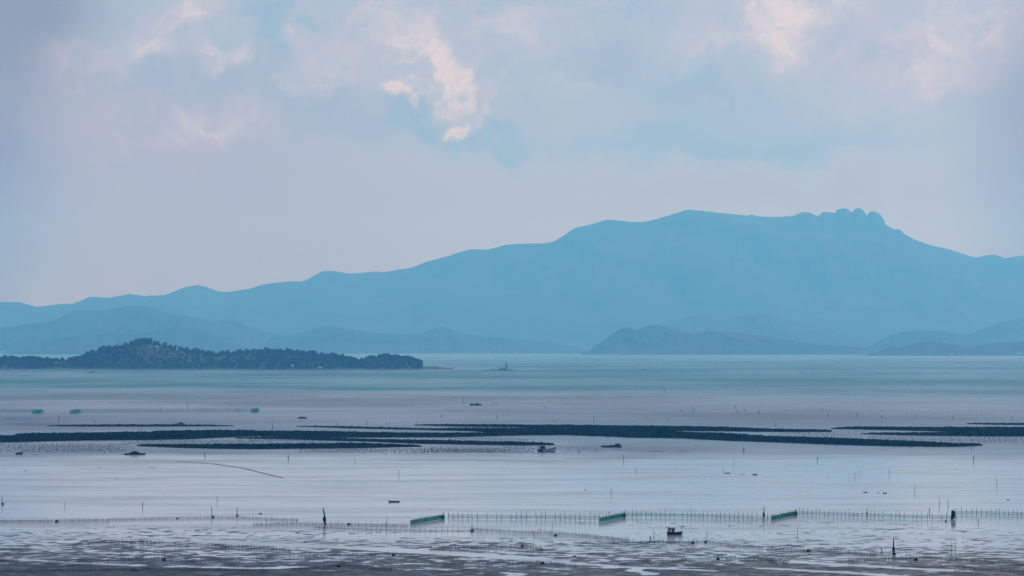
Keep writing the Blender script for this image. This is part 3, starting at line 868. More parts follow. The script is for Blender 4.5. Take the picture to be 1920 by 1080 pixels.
# small boat with a white cabin
p = at(1265.5, 1003)
t = empty('cabin_boat', (p[0], p[1], 0), R(-6))
mb, st = hull_mb(4.5, 1.75, .78, 1.05, .15, .12, n=14)
mb.build('hull', M['hull_dark'], t)
strake(st, .84, 1.0, .03).build('rubbing_strake', M['wood_dark'], t)
strake(st, -.2, .15, .03).build('boot_stripe', M['hull_red'], t)
c = cabin(t, -2.1, .05, .68, .55, 1.98, 'cabin_white', 'hull_dark', 2, .9)
MB().box(-.75, -.3, -.72, -.66, .6, 1.6).build('door', M['wood_dark'], c)
MB().box(-2.15, -1.6, -.75, .75, .5, 1.15).build('engine_box', M['hull_dark'], t)
fp = MB().tube([(1.85, 0, .85), (1.95, 0, 2.75)], .035, 5).build('flagpole', M['metal_dark'], t)
vs, fs = [], []
for i in range(7):
    z = 1.75 + i * .16
    vs += [(1.93, .0, z), (2.06 + .04 * math.sin(i * 1.7), .05 * math.sin(i), z - .06), ]
    if i: fs.append((2 * i - 2, 2 * i - 1, 2 * i + 1, 2 * i))
MB().add(vs, fs).build('flag', M['flag'], fp)
MB().tube([(-2.1, .3, 1.7), (-2.55, .3, 2.1)], .03, 4).build('antenna', M['metal_dark'], t)
MB().lathe([(.05, -.2), (.2, -.1), (.22, .05), (.16, .2), (.05, .26)], 10, (2.15, -.2)).build('fender', M['hull_white'], t)
tag(t, 'small dark boat with white cabin and bow flag in front of the nets', 'cabin boat')

# boat out beyond the racks
p = at(892.5, 760)
t = empty('fishing_boat', (p[0], p[1], 0), R(4))
mb, st = hull_mb(10.6, 2.6, .9, 1.3, .25, .5)
mb.build('hull', M['hull_dark'], t)
strake(st, .84, 1.0).build('rubbing_strake', M['wood_dark'], t)
cabin(t, .4, 2.2, .8, .7, 2.1, 'hull_dark', 'hull_dark', 2)
MB().box(2.25, 2.75, -.7, .7, .7, 1.5).build('hatch', M['cabin_white'], t)
MB().lump((-.8, 0, .9), (1.3, .8, .65), 6).build('net_pile', M['tarp'], t)
MB().tube([(-4.8, 0, .8), (-4.9, 0, 2.2)], .09, 5).tube([(-3.2, -.5, .8), (-3.0, -.5, 2.2)], .09, 5).build('net_frame', M['metal_dark'], t)
MB().lump((-3.9, 0, 1.2), (.9, .6, .5), 9).build('engine', M['hull_dark'], t)
MB().tube([(1.2, 0, 2.1), (1.2, 0, 3.0)], .07, 5).build('mast', M['metal_dark'], t)
tag(t, 'dark fishing boat out on the lilac water beyond the racks', 'fishing boat')

# flat raft
p = at(566.5, 784.6)
t = empty('raft', (p[0], p[1], 0), R(2))
for k in range(7):
    y = -1.2 + .4 * k
    MB().box(-3.3, 3.3, y - .18, y + .18, .55, .72).build('plank', M['wood_dark'], t)
for k in range(5):
    x = -2.8 + 1.4 * k
    MB().lathe([(.3, 0), (.55, .1), (.55, .45), (.3, .55)], 10, (x, -.8)).lathe([(.3, 0), (.55, .1), (.55, .45), (.3, .55)], 10, (x, .8)).build('float', M['buoy_black'], t)
MB().box(-3.3, -3.0, -1.4, 1.4, .724, 1.1).build('rail', M['wood_dark'], t)
MB().box(3.0, 3.3, -1.4, 1.4, .724, 1.1).build('rail', M['wood_dark'], t)
MB().box(-2.6, 2.4, -.9, .9, .724, 1.3).build('crate_stack', M['hull_dark'], t)
tag(t, 'flat dark raft floating above the left ends of the racks', 'raft')

def skiff(name, px, py, L, B, h, bow, rz, label, cat='boat'):
    p = at(px, py)
    t = empty(name, (p[0], p[1], 0), R(rz))
    mb, st = hull_mb(L, B, h, bow, .12, .1, n=12)
    mb.build('hull', M['hull_dark'], t)
    strake(st, .82, 1.0).build('rubbing_strake', M['wood_dark'], t)
    for x in (-L * .2, L * .12):
        MB().box(x - .14, x + .14, -B * .4, B * .4, h * .72, h * .82).build('thwart', M['wood_dark'], t)
    MB().box(-L / 2 - .3, -L / 2 + .05, -.18, .18, .05, h + .35).build('outboard_engine', M['metal_dark'], t)
    return tag(t, label, cat)
skiff('dinghy', 37, 851.8, 3.4, 1.3, .75, 1.15, 4, 'little dark dinghy at the left edge below the racks')
skiff('skiff', 740, 941.4, 3.7, .9, .35, .45, 2, 'narrow low skiff lying alone on the bright flat')
skiff('motor_boat', 1206.5, 693.4, 9.5, 2.6, 1.2, 1.8, 178, 'tiny speeding boat far out with a white wake')
skiff('long_skiff', 47, 705.2, 13, 2.4, .8, 1.0, 0, 'faint low boat left of the channel marker off the island')
def small_raft(px, py, L, W_, h, label):
    p = at(px, py)
    t = empty('raft', (p[0], p[1], 0))
    for k in range(5):
        y = -W_ / 2 + W_ * (k + .5) / 5
        MB().box(-L / 2, L / 2, y - W_ * .09, y + W_ * .09, h * .5, h * .7).build('plank', M['wood_dark'], t)
    for x in (-L * .35, 0, L * .35):
        MB().box(x - L * .09, x + L * .09, -W_ * .45, W_ * .45, -.1, h * .496).build('float', M['buoy_black'], t)
    MB().lump((L * .05, 0, h * .8), (L * .26, W_ * .35, h * .7), int(px), rough=.2).build('net_pile', M['tarp'], t)
    return tag(t, label, 'raft')
small_raft(171, 698.6, 17, 5, 1.5, 'low raft floating just off the island shore')
small_raft(338, 795.4, 6, 2.5, .9, 'little cluttered raft on the upper left rack line')

p = at(66, 700.4)
t = empty('channel_marker', (p[0], p[1], 0))
MB().lathe([(1.2, -.4), (1.3, .5), (.5, 1.1)], 10).build('float', M['buoy_black'], t)
MB().tube([(0, 0, 1), (0, 0, 4.6)], [.35, .2], 6).build('pillar', M['metal_dark'], t)
MB().lathe([(.1, 4.5), (.7, 4.6), (.05, 5.8)], 8).build('topmark', M['buoy_red'], t)
tag(t, 'small channel marker buoy off the left end of the island', 'buoy')

def buoy(px, py, r, label, mat='buoy_black'):
    p = at(px, py)
    t = empty('buoy', (p[0], p[1], 0))
    MB().lathe([(r * .3, -r * .4), (r, 0), (r * .95, r * .5), (r * .4, r * .95)], 10).build('float', M[mat], t)
    MB().tube([(0, 0, r * .8), (0, 0, r * 1.6)], r * .12, 5).build('eye', M['metal_dark'], t)
    return tag(t, label, 'buoy')
for px, py, r, lab, mt in [(1310, 722, .9, 'red buoy at the left end of the far float line', 'buoy_red'), (1069, 728, .7, 'tiny dark buoy on the turquoise water right of centre', 'buoy_black'),
        (878, 714, .7, 'tiny dark buoy on the turquoise water below the lighthouse', 'buoy_black'), (619, 726, .7, 'tiny dark buoy below the wooded island tip', 'buoy_black'), (748, 756.5, .6, 'tiny dark buoy left of the lone boat', 'buoy_black'), (840, 726.5, .6, 'tiny dark buoy left of and below the lighthouse reef', 'buoy_black')]:
    buoy(px, py, r, lab, mt)

# dark lumps and floats on the bright flat
def lump_thing(px, py, L, h, label, mat='seaweed', name='seaweed_clump'):
    p = at(px, py)
    s = scale_at(py)
    t = empty(name, (p[0], p[1], 0))
    w_ = L / s
    MB().lump((0, 0, 0), (w_ / 2, w_ / 2.6, h), int(px), 11, 6, .22).build('mound', M[mat], t, True)
    MB().lump((w_ * .22, -.1, h * .3), (w_ * .2, w_ * .16, h * .75), int(px) + 1, 9, 5, .3).build('weed_tuft', M[mat], t, True)
    return tag(t, label, 'seaweed')
for px, py, L, h, lab in [(1364, 887.6, 13, .33, 'dark mound beside a thin pole, left of the pair of mounds'), (1415.5, 890.4, 11, .4, 'dark mound at the right of the row with two specks'), (1389, 889.4, 3, .2, 'left of two specks between the dark mounds'), (1394.5, 889.6, 4, .22, 'right of two specks between the dark mounds'),
        (1622.5, 923.4, 9, .25, 'left dark mound of the pair on the right flat'), (1659, 925, 9, .28, 'right dark mound of the pair on the right flat'), (1646.5, 924.2, 4, .2, 'small speck between the two mounds on the right flat'), (1890, 937.5, 5, .2, 'small dark clump near the right edge of the flat'),
        (1773.5, 978, 4, .42, 'black ball by the dark bag net at the right'), (488, 963.6, 6, .3, 'dark clump on the flat between left poles and thick stake'), (253, 1071.5, 22, .5, 'large weedy clump on the mud near the bottom left'), (1097, 918.4, 3.5, .2, 'lone speck on the flat below the two mounds at centre'),
        (1553, 894.6, 4, .18, 'speck near two thin poles on the right flat'), (220, 898, 3, .2, 'lone speck on the left flat under the float line'), (48, 882, 4, .2, 'speck on the pale streak at the far left flat'), (1793, 880, 3, .2, 'speck on the flat near the right leaning pole'),
        (1077, 1043.5, 7, .3, 'weedy clump on the mud above the winding creek'), (1090, 1050.6, 4, .25, 'small dark knob right of the winding creek'), (1282, 846.6, 22, .1, 'dark weed streak right of the work boat'), (1230, 846.8, 30, .12, 'long dark weed streak below and right of the work boat'),
        (1083, 847.6, 6, .2, 'dark weed scrap right of the white fishing boat'), (65, 852.4, 14, .08, 'faint weed streak right of the dinghy'), (228, 852.4, 7, .15, 'low dark scrap at the left end of the heaped boat'), (187, 876.4, 9, .1, 'thin weed streak on the left flat'), (285, 876.2, 14, .1, 'broken weed streak on the left flat above the float line')]:
    lump_thing(px, py, L, h, lab)

# ------------------------------------------------------------------ oyster racks: rows of dark curtains on stakes
def rack_bed(pts, label, mat='oyster', gap=.42, ragged=.18):
    """pts: (px, far row, near row)"""
    xs = [p[0] for p in pts]
    g = np.random.default_rng(int(xs[0] * 7 + pts[0][1]))
    n_rows = max(2, int(max(p[2] - p[1] for p in pts) / gap))
    V, Fc = [], []; base = 0
    for k in range(n_rows + 1):
        f = k / n_rows
        px = np.arange(xs[0], xs[-1], 2.1)
        px = px + g.uniform(0, 2)
        top = np.interp(px, xs, [p[1] for p in pts]); bot = np.interp(px, xs, [p[2] for p in pts])
        py = top + (bot - top) * f + g.normal(0, .05, len(px))
        thick = bot - top
        d = F * CAM_H / (py - HZ)
        X = (px - 960) / F * d
        zt = np.where(g.random(len(px)) < .4, .95, .7) * g.uniform(.8, 1.1, len(px))
        zt = np.minimum(zt, .25 + thick * .35)
        zt = zt + (g.random(len(px)) < .13) * g.uniform(.2, .6, len(px)) * (thick > .8)
        zt[0] = zt[-1] = .2
        zb = np.full(len(px), -.1)
        th = .22
        vs = np.stack([np.stack([X, d - th, zb], -1), np.stack([X, d - th, zt], -1), np.stack([X, d + th, zt], -1), np.stack([X, d + th, zb], -1)], 1).reshape(-1, 3)
        i = np.arange(len(px) - 1)[:, None] * 4
        # leave short breaks between the racks of a row
        on = g.random(len(px) - 1) > ragged * (thick[:-1] < 2.5) + .02
        i = i[on]
        fc = np.concatenate([i + np.array([[0, 4, 5, 1]]), i + np.array([[1, 5, 6, 2]]), i + np.array([[2, 6, 7, 3]])])
        V.append(vs); Fc.append(fc + base); base += len(vs)
    o = link_mesh('oyster_racks', big_mesh('oyster_racks', np.concatenate(V), np.concatenate(Fc), M[mat]))
    return tag(o, label, 'oyster racks', kind='stuff')
rack_bed([(88, 798.6, 799), (150, 798, 799.6), (230, 797.6, 799.8), (300, 797.8, 799.6), (380, 798, 799.2), (438, 798.6, 799)], 'thin dark rack line at the upper left')
rack_bed([(-30, 819, 829.5), (0, 818.5, 829), (40, 818, 828.5), (112, 817.4, 826.5), (170, 813.5, 825.6), (230, 812, 825), (350, 811.5, 823.2), (480, 810, 817.4), (560, 810, 819.8), (620, 810.5, 820.5), (700, 812.5, 820), (840, 814, 819.4), (960, 813, 816.5), (1060, 811, 815.5), (1120, 812, 818)], 'broad dark rack field running from the left edge to the centre')
rack_bed([(28, 814.4, 815), (70, 813.8, 815.4), (120, 813.4, 815.6), (180, 813, 815)], 'short dark rack strip over the gap at the left edge')
rack_bed([(285, 809.4, 810), (350, 808.8, 811.4), (420, 808.4, 811), (480, 808.4, 811)], 'dark rack strip above the left rack field')
rack_bed([(440, 821.2, 821.7), (500, 821.4, 822.6), (600, 823.2, 825.2), (700, 825.4, 828), (780, 826.6, 831.6), (880, 828.8, 833.6), (960, 830.6, 834.8), (1000, 832, 834.6), (1040, 833.4, 834.2)], 'slanting dark rack strip ending by the white fishing boat')
rack_bed([(255, 835.8, 836.3), (290, 835.8, 837.6), (330, 835.8, 839.4), (400, 835, 841.2), (480, 834.8, 842.2), (560, 833.6, 841.2), (680, 833, 840), (740, 835.6, 838.4), (792, 837, 837.5)], 'dark rack field lowest on the left')
rack_bed([(555, 799.2, 799.6), (640, 801, 802.4), (720, 803, 804.4), (800, 805, 806.4), (880, 806, 808.4), (940, 807, 809)], 'thin slanting rack line left of centre')
rack_bed([(776, 797, 797.4), (860, 797.4, 799.6), (960, 798, 801), (1010, 798.4, 803), (1080, 798.6, 806)], 'greenish rack strip at the upper centre', 'oyster_green', ragged=.35)
rack_bed([(800, 805.6, 806), (860, 804.6, 807), (930, 804.6, 811.6), (1000, 805, 815.8), (1060, 804, 815.6), (1085, 803, 814.8), (1120, 803, 817.4), (1180, 804, 820), (1230, 806, 820.8), (1280, 812, 821.6), (1360, 814, 826), (1440, 819.8, 828.8), (1500, 821.2, 831), (1560, 823, 833.6), (1680, 828, 836.6), (1760, 832, 837.2), (1800, 833.8, 837), (1842, 834.4, 835)], 'great dark rack field sweeping from the centre to the right')
rack_bed([(1040, 798.6, 806), (1120, 799, 806), (1200, 800, 808.6), (1280, 801, 808), (1360, 802.4, 808.4), (1440, 805.8, 809.4), (1500, 807, 809.8), (1560, 808.4, 809.4)], 'greenish upper edge of the great rack field', 'oyster_green')
rack_bed([(1558, 803.8, 804.3), (1600, 802.6, 804.8), (1680, 802.4, 806.6), (1760, 802.8, 808.6), (1840, 802.6, 811.6), (1950, 802.4, 815)], 'dark rack field at the right edge')
rack_bed([(1616, 813.4, 813.9), (1700, 813.4, 816), (1760, 812.6, 817), (1840, 811.6, 818), (1950, 811, 818.4)], 'dark rack tongue under the right rack field')
rack_bed([(1812, 794.4, 794.9), (1860, 794.8, 796.2), (1950, 795, 797.2)], 'thin rack line highest at the right edge')

# single stakes of the unharvested beds
def stake_mesh(seed, h=.75, r=.2):
    g = random.Random(seed)
    return MB().tube([(0, 0, -.3), (g.uniform(-.05, .05), 0, h * .5), (g.uniform(-.12, .12), 0, h)], [r, r * 1.25, r * .7], 5).mesh('oyster_stake', M['oyster'])
STK = [stake_mesh(k, .26 + .1 * k, .15) for k in range(4)]
areas = [(0, 130, 793.5, 799, 150), (0, 255, 831, 848.5, 620), (230, 480, 824.5, 834, 420), (440, 690, 824, 832, 330), (560, 960, 841, 849.5, 620), (820, 1010, 820, 827, 190), (790, 1010, 836.5, 849.5, 420), (1040, 1140, 838, 849, 70), (1440, 1640, 807, 820, 260), (1620, 1930, 816.5, 830, 560), (640, 960, 800, 806, 220), (1700, 1820, 794.5, 799.5, 60)]
pts = []
g_ = np.random.default_rng(21)
for ai, (x0, x1, y0, y1, n) in enumerate(areas):
    rws = max(2, int((y1 - y0) / 1.9))
    per = n // rws
    for r_ in range(rws):
        for i in range(per):
            x = x0 + (x1 - x0) * (i + g_.uniform(-.6, .6)) / per
            y = y0 + (y1 - y0) * (r_ + .5) / rws + g_.normal(0, .5) + (x - x0) / (x1 - x0) * .8
            e = min(1, (x - x0) / 50 + .3, (x1 - x) / 50 + .3)
            if g_.random() < e * .95: pts.append((y, x, ai))
pts.sort(reverse=True)
names_ = {1: 'bed at the left edge behind the dinghy', 4: 'bed under the lowest left rack field', 6: 'bed left of the white fishing boat', 7: 'bed between the white boat and the work boat'}
for k, (y, x, ai) in enumerate(pts[:300]):
    p = at(x, y)
    o = link_mesh('oyster_stake', STK[k % 4], None, p, (0, 0, k * 1.3))
    tag(o, 'short dark stake in the sparse ' + names_.get(ai, 'bed between the dark racks'), 'stake', 'stakes of the ' + names_.get(ai, 'bed between the dark racks'))
V, Fc = [], []; base = 0
for k, (y, x, ai) in enumerate(pts[300:]):
    me = STK[k % 4]
    if k < 4:
        arr = np.array([v.co[:] for v in me.vertices]); fq = np.array([list(f.vertices) for f in me.polygons if len(f.vertices) == 4])
        STK_A = globals().setdefault('STK_A', {}); STK_A[k] = (arr, fq)
    arr, fq = STK_A[k % 4]
    V.append(arr + np.array(at(x, y))); Fc.append(fq + base); base += len(arr)
o = link_mesh('stake_field', big_mesh('stake_field', np.concatenate(V), np.concatenate(Fc), M['oyster']))
tag(o, 'speckle of distant short stakes between the dark racks', 'stakes', kind='stuff')

# ------------------------------------------------------------------ net fences
def post_mesh(h, r, seed, mat='wood_pole'):
    g = random.Random(seed)
    b = g.uniform(-.06, .06)
    return MB().tube([(0, 0, -.4), (b * h * .4, 0, h * .5), (b * h, 0, h)], [r, r * .9, r * .6], 5).mesh('post', M[mat])
POSTS = {}
def post(parent, loc, h, r, k, mat='wood_pole'):
    key = (round(h, 2), r, k % 5, mat)
    if key not in POSTS: POSTS[key] = post_mesh(h * (.88 + .06 * (k % 5)), r, k % 5 + int(h * 10), mat)
    return link_mesh('post', POSTS[key], parent, loc, (rnd.gauss(0, .05), rnd.gauss(0, .06), (k * 2.1) % 6.28), (1, 1, rnd.uniform(.78, 1.2)))
def line_pts(pts, spacing):
    W = [at(*p) for p in pts]
    seg = [math.hypot(b[0] - a[0], b[1] - a[1]) for a, b in zip(W[:-1], W[1:])]
    cum = [0]
    for s in seg: cum.append(cum[-1] + s)
    n = max(2, int(cum[-1] / spacing))
    tt = np.linspace(0, cum[-1], n + 1)
    return list(zip(np.interp(tt, cum, [w_[0] for w_ in W]), np.interp(tt, cum, [w_[1] for w_ in W])))
def net_strip(parent, P_, z0, z1, mat, sag=.08, seed=0):
    g = random.Random(seed); vs, fs = [], []
    n = len(P_)
    for i in range(n):
        for sub in range(2 if i < n - 1 else 1):
            x = P_[i][0] if sub == 0 else (P_[i][0] + P_[i + 1][0]) / 2
            y = P_[i][1] if sub == 0 else (P_[i][1] + P_[i + 1][1]) / 2
            d = sag * sub + g.uniform(0, .06)
            vs += [(x, y + (.05 if sub else .0), z0), (x, y + (.05 if sub else .0), z1 - d)]
    for i in range(len(vs) // 2 - 1): fs.append((2 * i, 2 * i + 2, 2 * i + 3, 2 * i + 1))
    return MB().add(vs, fs).build('net', M[mat], parent)
def rope_line(parent, P_, z, r=.02, name='top_rope'):
    mb = MB()
    mb.tube([(x, y, z + .03 * math.sin(i * 2.3)) for i, (x, y) in enumerate(P_)], r, 4)
    return mb.build(name, M['rope'], parent)
def fence(pts, spacing, h, r, net_h, mat, label, name='net_fence', z0=0.02, group=None, rope=True, seed=0, jitter=.12):
    P_ = line_pts(pts, spacing)
    o0 = P_[0]
    t = empty(name, (o0[0], o0[1], 0))
    g = random.Random(seed + int(pts[0][0]))
    Q = [(x - o0[0] + g.uniform(-jitter, jitter), y - o0[1] + g.uniform(-jitter, jitter)) for x, y in P_]
    for k, (x, y) in enumerate(Q):
        if g.random() < .1 and 0 < k < len(Q) - 1: continue
        post(t, (x, y, 0), h, r, g.randrange(50))
    if mat: net_strip(t, Q, z0, net_h, mat, seed=seed)
    if rope: rope_line(t, Q, net_h, .03)
    return tag(t, label, 'net fence', group)

# far green fence across the left water
fence([(-20, 772.6), (62, 772.8)], 4.0, 3.3, .10, 2.6, 'net_far', 'short green net fence at the far left water edge')
fence([(146, 773), (300, 772.4), (471, 771.6)], 4.0, 3.4, .10, 2.6, 'net_far', 'long green net fence across the far left water')
fence([(1630, 772.6), (1760, 772.6), (1930, 774)], 3.4, 4.4, .08, .4, None, 'row of tall thin bare poles on the far right water', 'pole_row', rope=False)
def far_trap(px0, px1, py, h, label):
    a, b = at(px0, py), at(px1, py)
    t = empty('net_trap', (a[0], a[1], 0))
    L = b[0] - a[0]
    for y in (0, 22):
        n = 7
        Q = [(L * i / n, y) for i in range(n + 1)]
        for k, (x, yy) in enumerate(Q): post(t, (x, yy, 0), h + .3, .1, k)
        net_strip(t, Q, .05, h, 'net_dense', .03)
    return tag(t, label, 'net trap')
far_trap(60, 74.5, 775.2, 2.9, 'square green net trap at the end of the short left fence')
far_trap(131, 145.5, 775, 2.9, 'green net trap at the left end of the long far fence')
far_trap(470.5, 482, 772.8, 2.9, 'small green net trap at the right end of the long far fence')

# near fence with slanting green traps
near = [([(840, 972.6), (900, 973.2), (1000, 974.6), (1060, 975.4), (1124, 976.4)], 'green net fence between the first and second slanting traps'),
        ([(1176, 969.6), (1260, 970.8), (1340, 973.4), (1400, 975), (1448, 975.6)], 'green net fence between the second and third slanting traps'),
        ([(1498, 966.6), (1560, 968.4), (1640, 971), (1720, 973.6), (1784, 974.4)], 'green net fence between the third trap and the dark bag net'),
        ([(1794, 965.6), (1850, 966.2), (1940, 969)], 'green net fence right of the dark bag net')]
for pts_, lab in near:
    fence(pts_, 1.55, 2.35, .08, 1.3, 'net_green', lab, z0=.15, seed=3)
def slant_trap(a_px, b_px, label):
    a, b = at(*a_px), at(*b_px)
    t = empty('net_trap', (a[0], a[1], 0))
    dx, dy = b[0] - a[0], b[1] - a[1]
    n = 30
    for off in (0.0, 1.6):
        Q = [(dx * i / n + off * .3, dy * i / n + off) for i in range(n + 1)]
        for k, (x, y) in enumerate(Q): post(t, (x, y, 0), 1.85, .03, k)
        net_strip(t, Q, .06, 1.42, 'net_dense', .04, seed=int(off * 10))
        rope_line(t, Q, 1.42)
    MB().lump((dx - .3, dy, .55), (.75, .7, .55), 4).build('bag_end', M['tarp'], t)
    MB().tube([(dx, dy, 0), (dx, dy, 2.2)], .09, 5).build('end_post', M['wood_dark'], t)
    return tag(t, label, 'net trap', None)
slant_trap((769, 984.2), (831, 973.2), 'slanting teal net trap nearest the middle of the picture')
slant_trap((1123, 979.4), (1171, 969.8), 'slanting teal net trap between the two long fences')
slant_trap((1446, 976), (1493, 966.4), 'slanting pale teal net trap in front of the dark tufted pole')
p = at(1787.5, 974)
t = empty('bag_net', (p[0], p[1], 0))
for k, (x, h) in enumerate([(-.75, 2.3), (-.2, 3.1), (.35, 3.7), (.8, 2.6)]): post(t, (x, 0, 0), h, .11, k, 'wood_dark')
MB().lump((0, 0, 1.55), (.75, .5, 1.2), 12, 10, 7, .3).build('bundled_net', M['tarp'], t)
MB().lump((-.3, 0, .5), (.4, .4, .8), 13, 8, 6, .3).build('hanging_net', M['tarp'], t)
tag(t, 'dark bundled bag net hanging on poles between the right fences', 'bag net')

# low stake fences in the mud
low = [([(-20, 980), (60, 979.6), (205, 978)], 1.1, 1.35, .75, 'low dark stake fence at the left edge below the tall poles'),
       ([(205, 976), (330, 972.6), (450, 972), (560, 977.4)], 1.1, 1.1, .55, 'low stake fence under the left tufted poles'),
       ([(475, 985.6), (560, 984.6), (660, 985.2), (765, 988)], 1.3, 1.15, .6, 'low stake fence behind the thick leafy stake'),
       ([(590, 990), (700, 994), (800, 996.6), (880, 996.2)], 1.6, 1.3, .3, 'sparse stakes left of the black bag by the first slanting trap'),
       ([(884, 995), (960, 1000), (1030, 1002), (1100, 1007), (1180, 1016)], 1.0, 1.25, .75, 'low stake fence slanting below the first long green fence'),
       ([(170, 1022), (230, 1018.6), (300, 1019.4), (400, 1025), (480, 1030), (545, 1036)], 1.2, 1.25, .6, 'low stake fence arching over the lower left mud'),
       ([(90, 1056), (200, 1054), (310, 1050), (376, 1058)], 1.1, 1.2, .7, 'low stake fence across the dark bottom left mud'),
       ([(480, 1048), (600, 1044), (740, 1041), (804, 1050)], 1.2, 1.15, .6, 'low stake fence below the pale winding stream'),
       ([(808, 1030), (880, 1028), (960, 1026.4), (985, 1026), (1018, 1032.6)], 1.2, 1.2, .6, 'short low stake fence bending right of centre bottom'),
       ([(1122, 1021), (1200, 1019), (1320, 1018), (1430, 1030)], 1.2, 1.2, .55, 'low stake fence in front of the small cabin boat'),
       ([(1162, 1058.6), (1250, 1055), (1350, 1049), (1420, 1050), (1480, 1055)], 1.2, 1.15, .6, 'low stake fence bowing over the lower right creek'),
       ([(830, 1062), (930, 1058), (1000, 1056.6), (1030, 1058), (1082, 1064)], 1.2, 1.1, .6, 'low stake fence just above the winding creek'),
       ([(1440, 1032), (1520, 1034), (1580, 1037), (1642, 1044)], 1.1, 1.1, .6, 'low stake fence left of the thick tapering stake'),
       ([(1590, 1054), (1660, 1050), (1740, 1048), (1820, 1054), (1940, 1064)], 1.0, 1.2, .7, 'low stake fence under the two poles with a crossbar'),
       ([(1790, 1068), (1860, 1071), (1940, 1078)], 1.1, 1.2, .6, 'low stake fence in the bottom right corner'),
       ([(-20, 1051), (30, 1053)], 1.0, 1.2, .8, 'short dark stake fence at the left edge of the mud'),
       ([(-20, 1074), (120, 1072), (250, 1070), (400, 1071), (500, 1074)], 1.1, 1.1, .5, 'lowest stake fence along the bottom left edge'),
       ([(560, 1070), (640, 1063), (735, 1072)], 1.0, 1.1, .7, 'low stake fence bending above the bottom edge, left of centre'),
       ([(1440, 1055.4), (1476, 1059.6)], .9, 1.2, .8, 'short stub of stake fence at the lower right')]
for pts_, sp_, h, nh, lab in low:
    fence(pts_, sp_, h, .052, nh, 'net_dark', lab, 'stake_fence', seed=9, jitter=.18)

# bagged nets at the bends of the fences
def net_bundle(px, py, r, label, post_h=0.0):
    p = at(px, py)
    t = empty('net_bundle', (p[0], p[1], 0))
    MB().lump((0, 0, r * .55), (r * 1.15, r, r * .75), int(px * 3), 10, 6, .28).build('bag', M['tarp'], t)
    MB().tube([(0, 0, r * .9), (r * .3, 0, r * 1.5), (r * .2, 0, max(r * 1.8, post_h))], [.12, .09, .06], 5).build('tie_post', M['wood_dark'], t)
    return tag(t, label, 'net bundle')
for px, py, r, lab, ph in [(106, 979, .45, 'black net bundle on the leftmost low fence', 0), (332, 973, .3, 'small black bundle left of the tufted poles', 0), (654, 984, .4, 'round black bundle right of the thick leafy stake', 0),
        (885, 996.4, .45, 'black bundle with upright stub below the first slanting trap', 2.0), (1042, 1005, .45, 'black bundle on the fence below the first long net', 0), (738, 1042.4, .42, 'black bundle above the bottom centre-left stakes', 0), (979, 1025.6, .42, 'black bundle on the short bending fence', 0),
        (635, 1064, .42, 'black bundle on the fence near the bottom, left of centre', 0), (307, 1052, .5, 'black bundle with a tuft on the lower left fence', 1.4), (1017, 1058.6, .5, 'round black bundle above the winding creek', 0), (1346, 1050, .45, 'black bundle with a crooked arm on the lower right fence', 1.6),
        (1299, 1019, .42, 'black bundle in front of the cabin boat', 0), (1323, 1017.4, .3, 'smaller black bundle right of the one by the cabin boat', 0), (1516, 1035, .5, 'black bundle at the left of the thick tapering stake', 0), (1717, 1051.6, .5, 'black bundle between the thick stake and the crossbar poles', 0)]:
    net_bundle(px, py, r, lab, ph)

# ------------------------------------------------------------------ single poles
def pole(px, base, top, r, label, lean=0.0, tuft=0.0, blob=0.0, name='pole', fork=False):
    s = scale_at(base); p = at(px, base)
    h = (base - top) / s
    r = r * 1.25
    t = empty(name, (p[0], p[1], 0))
    g = random.Random(int(px * 10))
    mid = g.uniform(-.04, .04) * h
    MB().tube([(0, 0, -.5), (lean * h * .4 + mid, 0, h * .45), (lean * h * .8 + mid * .6, 0, h * .8), (lean * h, 0, h)], [r, r * .9, r * .7, r * .35], 6).build('shaft', M['wood_dark'], t)
    if fork:
        MB().tube([(lean * h * .6, 0, h * .62), (lean * h + h * .1, 0, h * .98)], [r * .6, r * .25], 5).build('twig', M['wood_dark'], t)
    if tuft:
        MB().lump((lean * h * .3, 0, h * .3), (r + tuft, r + tuft, h * .2), int(px), 8, 7, .3).build('weed_wrap', M['seaweed'], t)
    if blob:
        MB().lump((.15, 0, blob * .5), (blob, blob, blob * .6), int(px) + 5, 9, 6, .25).build('net_bundle', M['tarp'], t)
    return tag(t, label, 'pole')
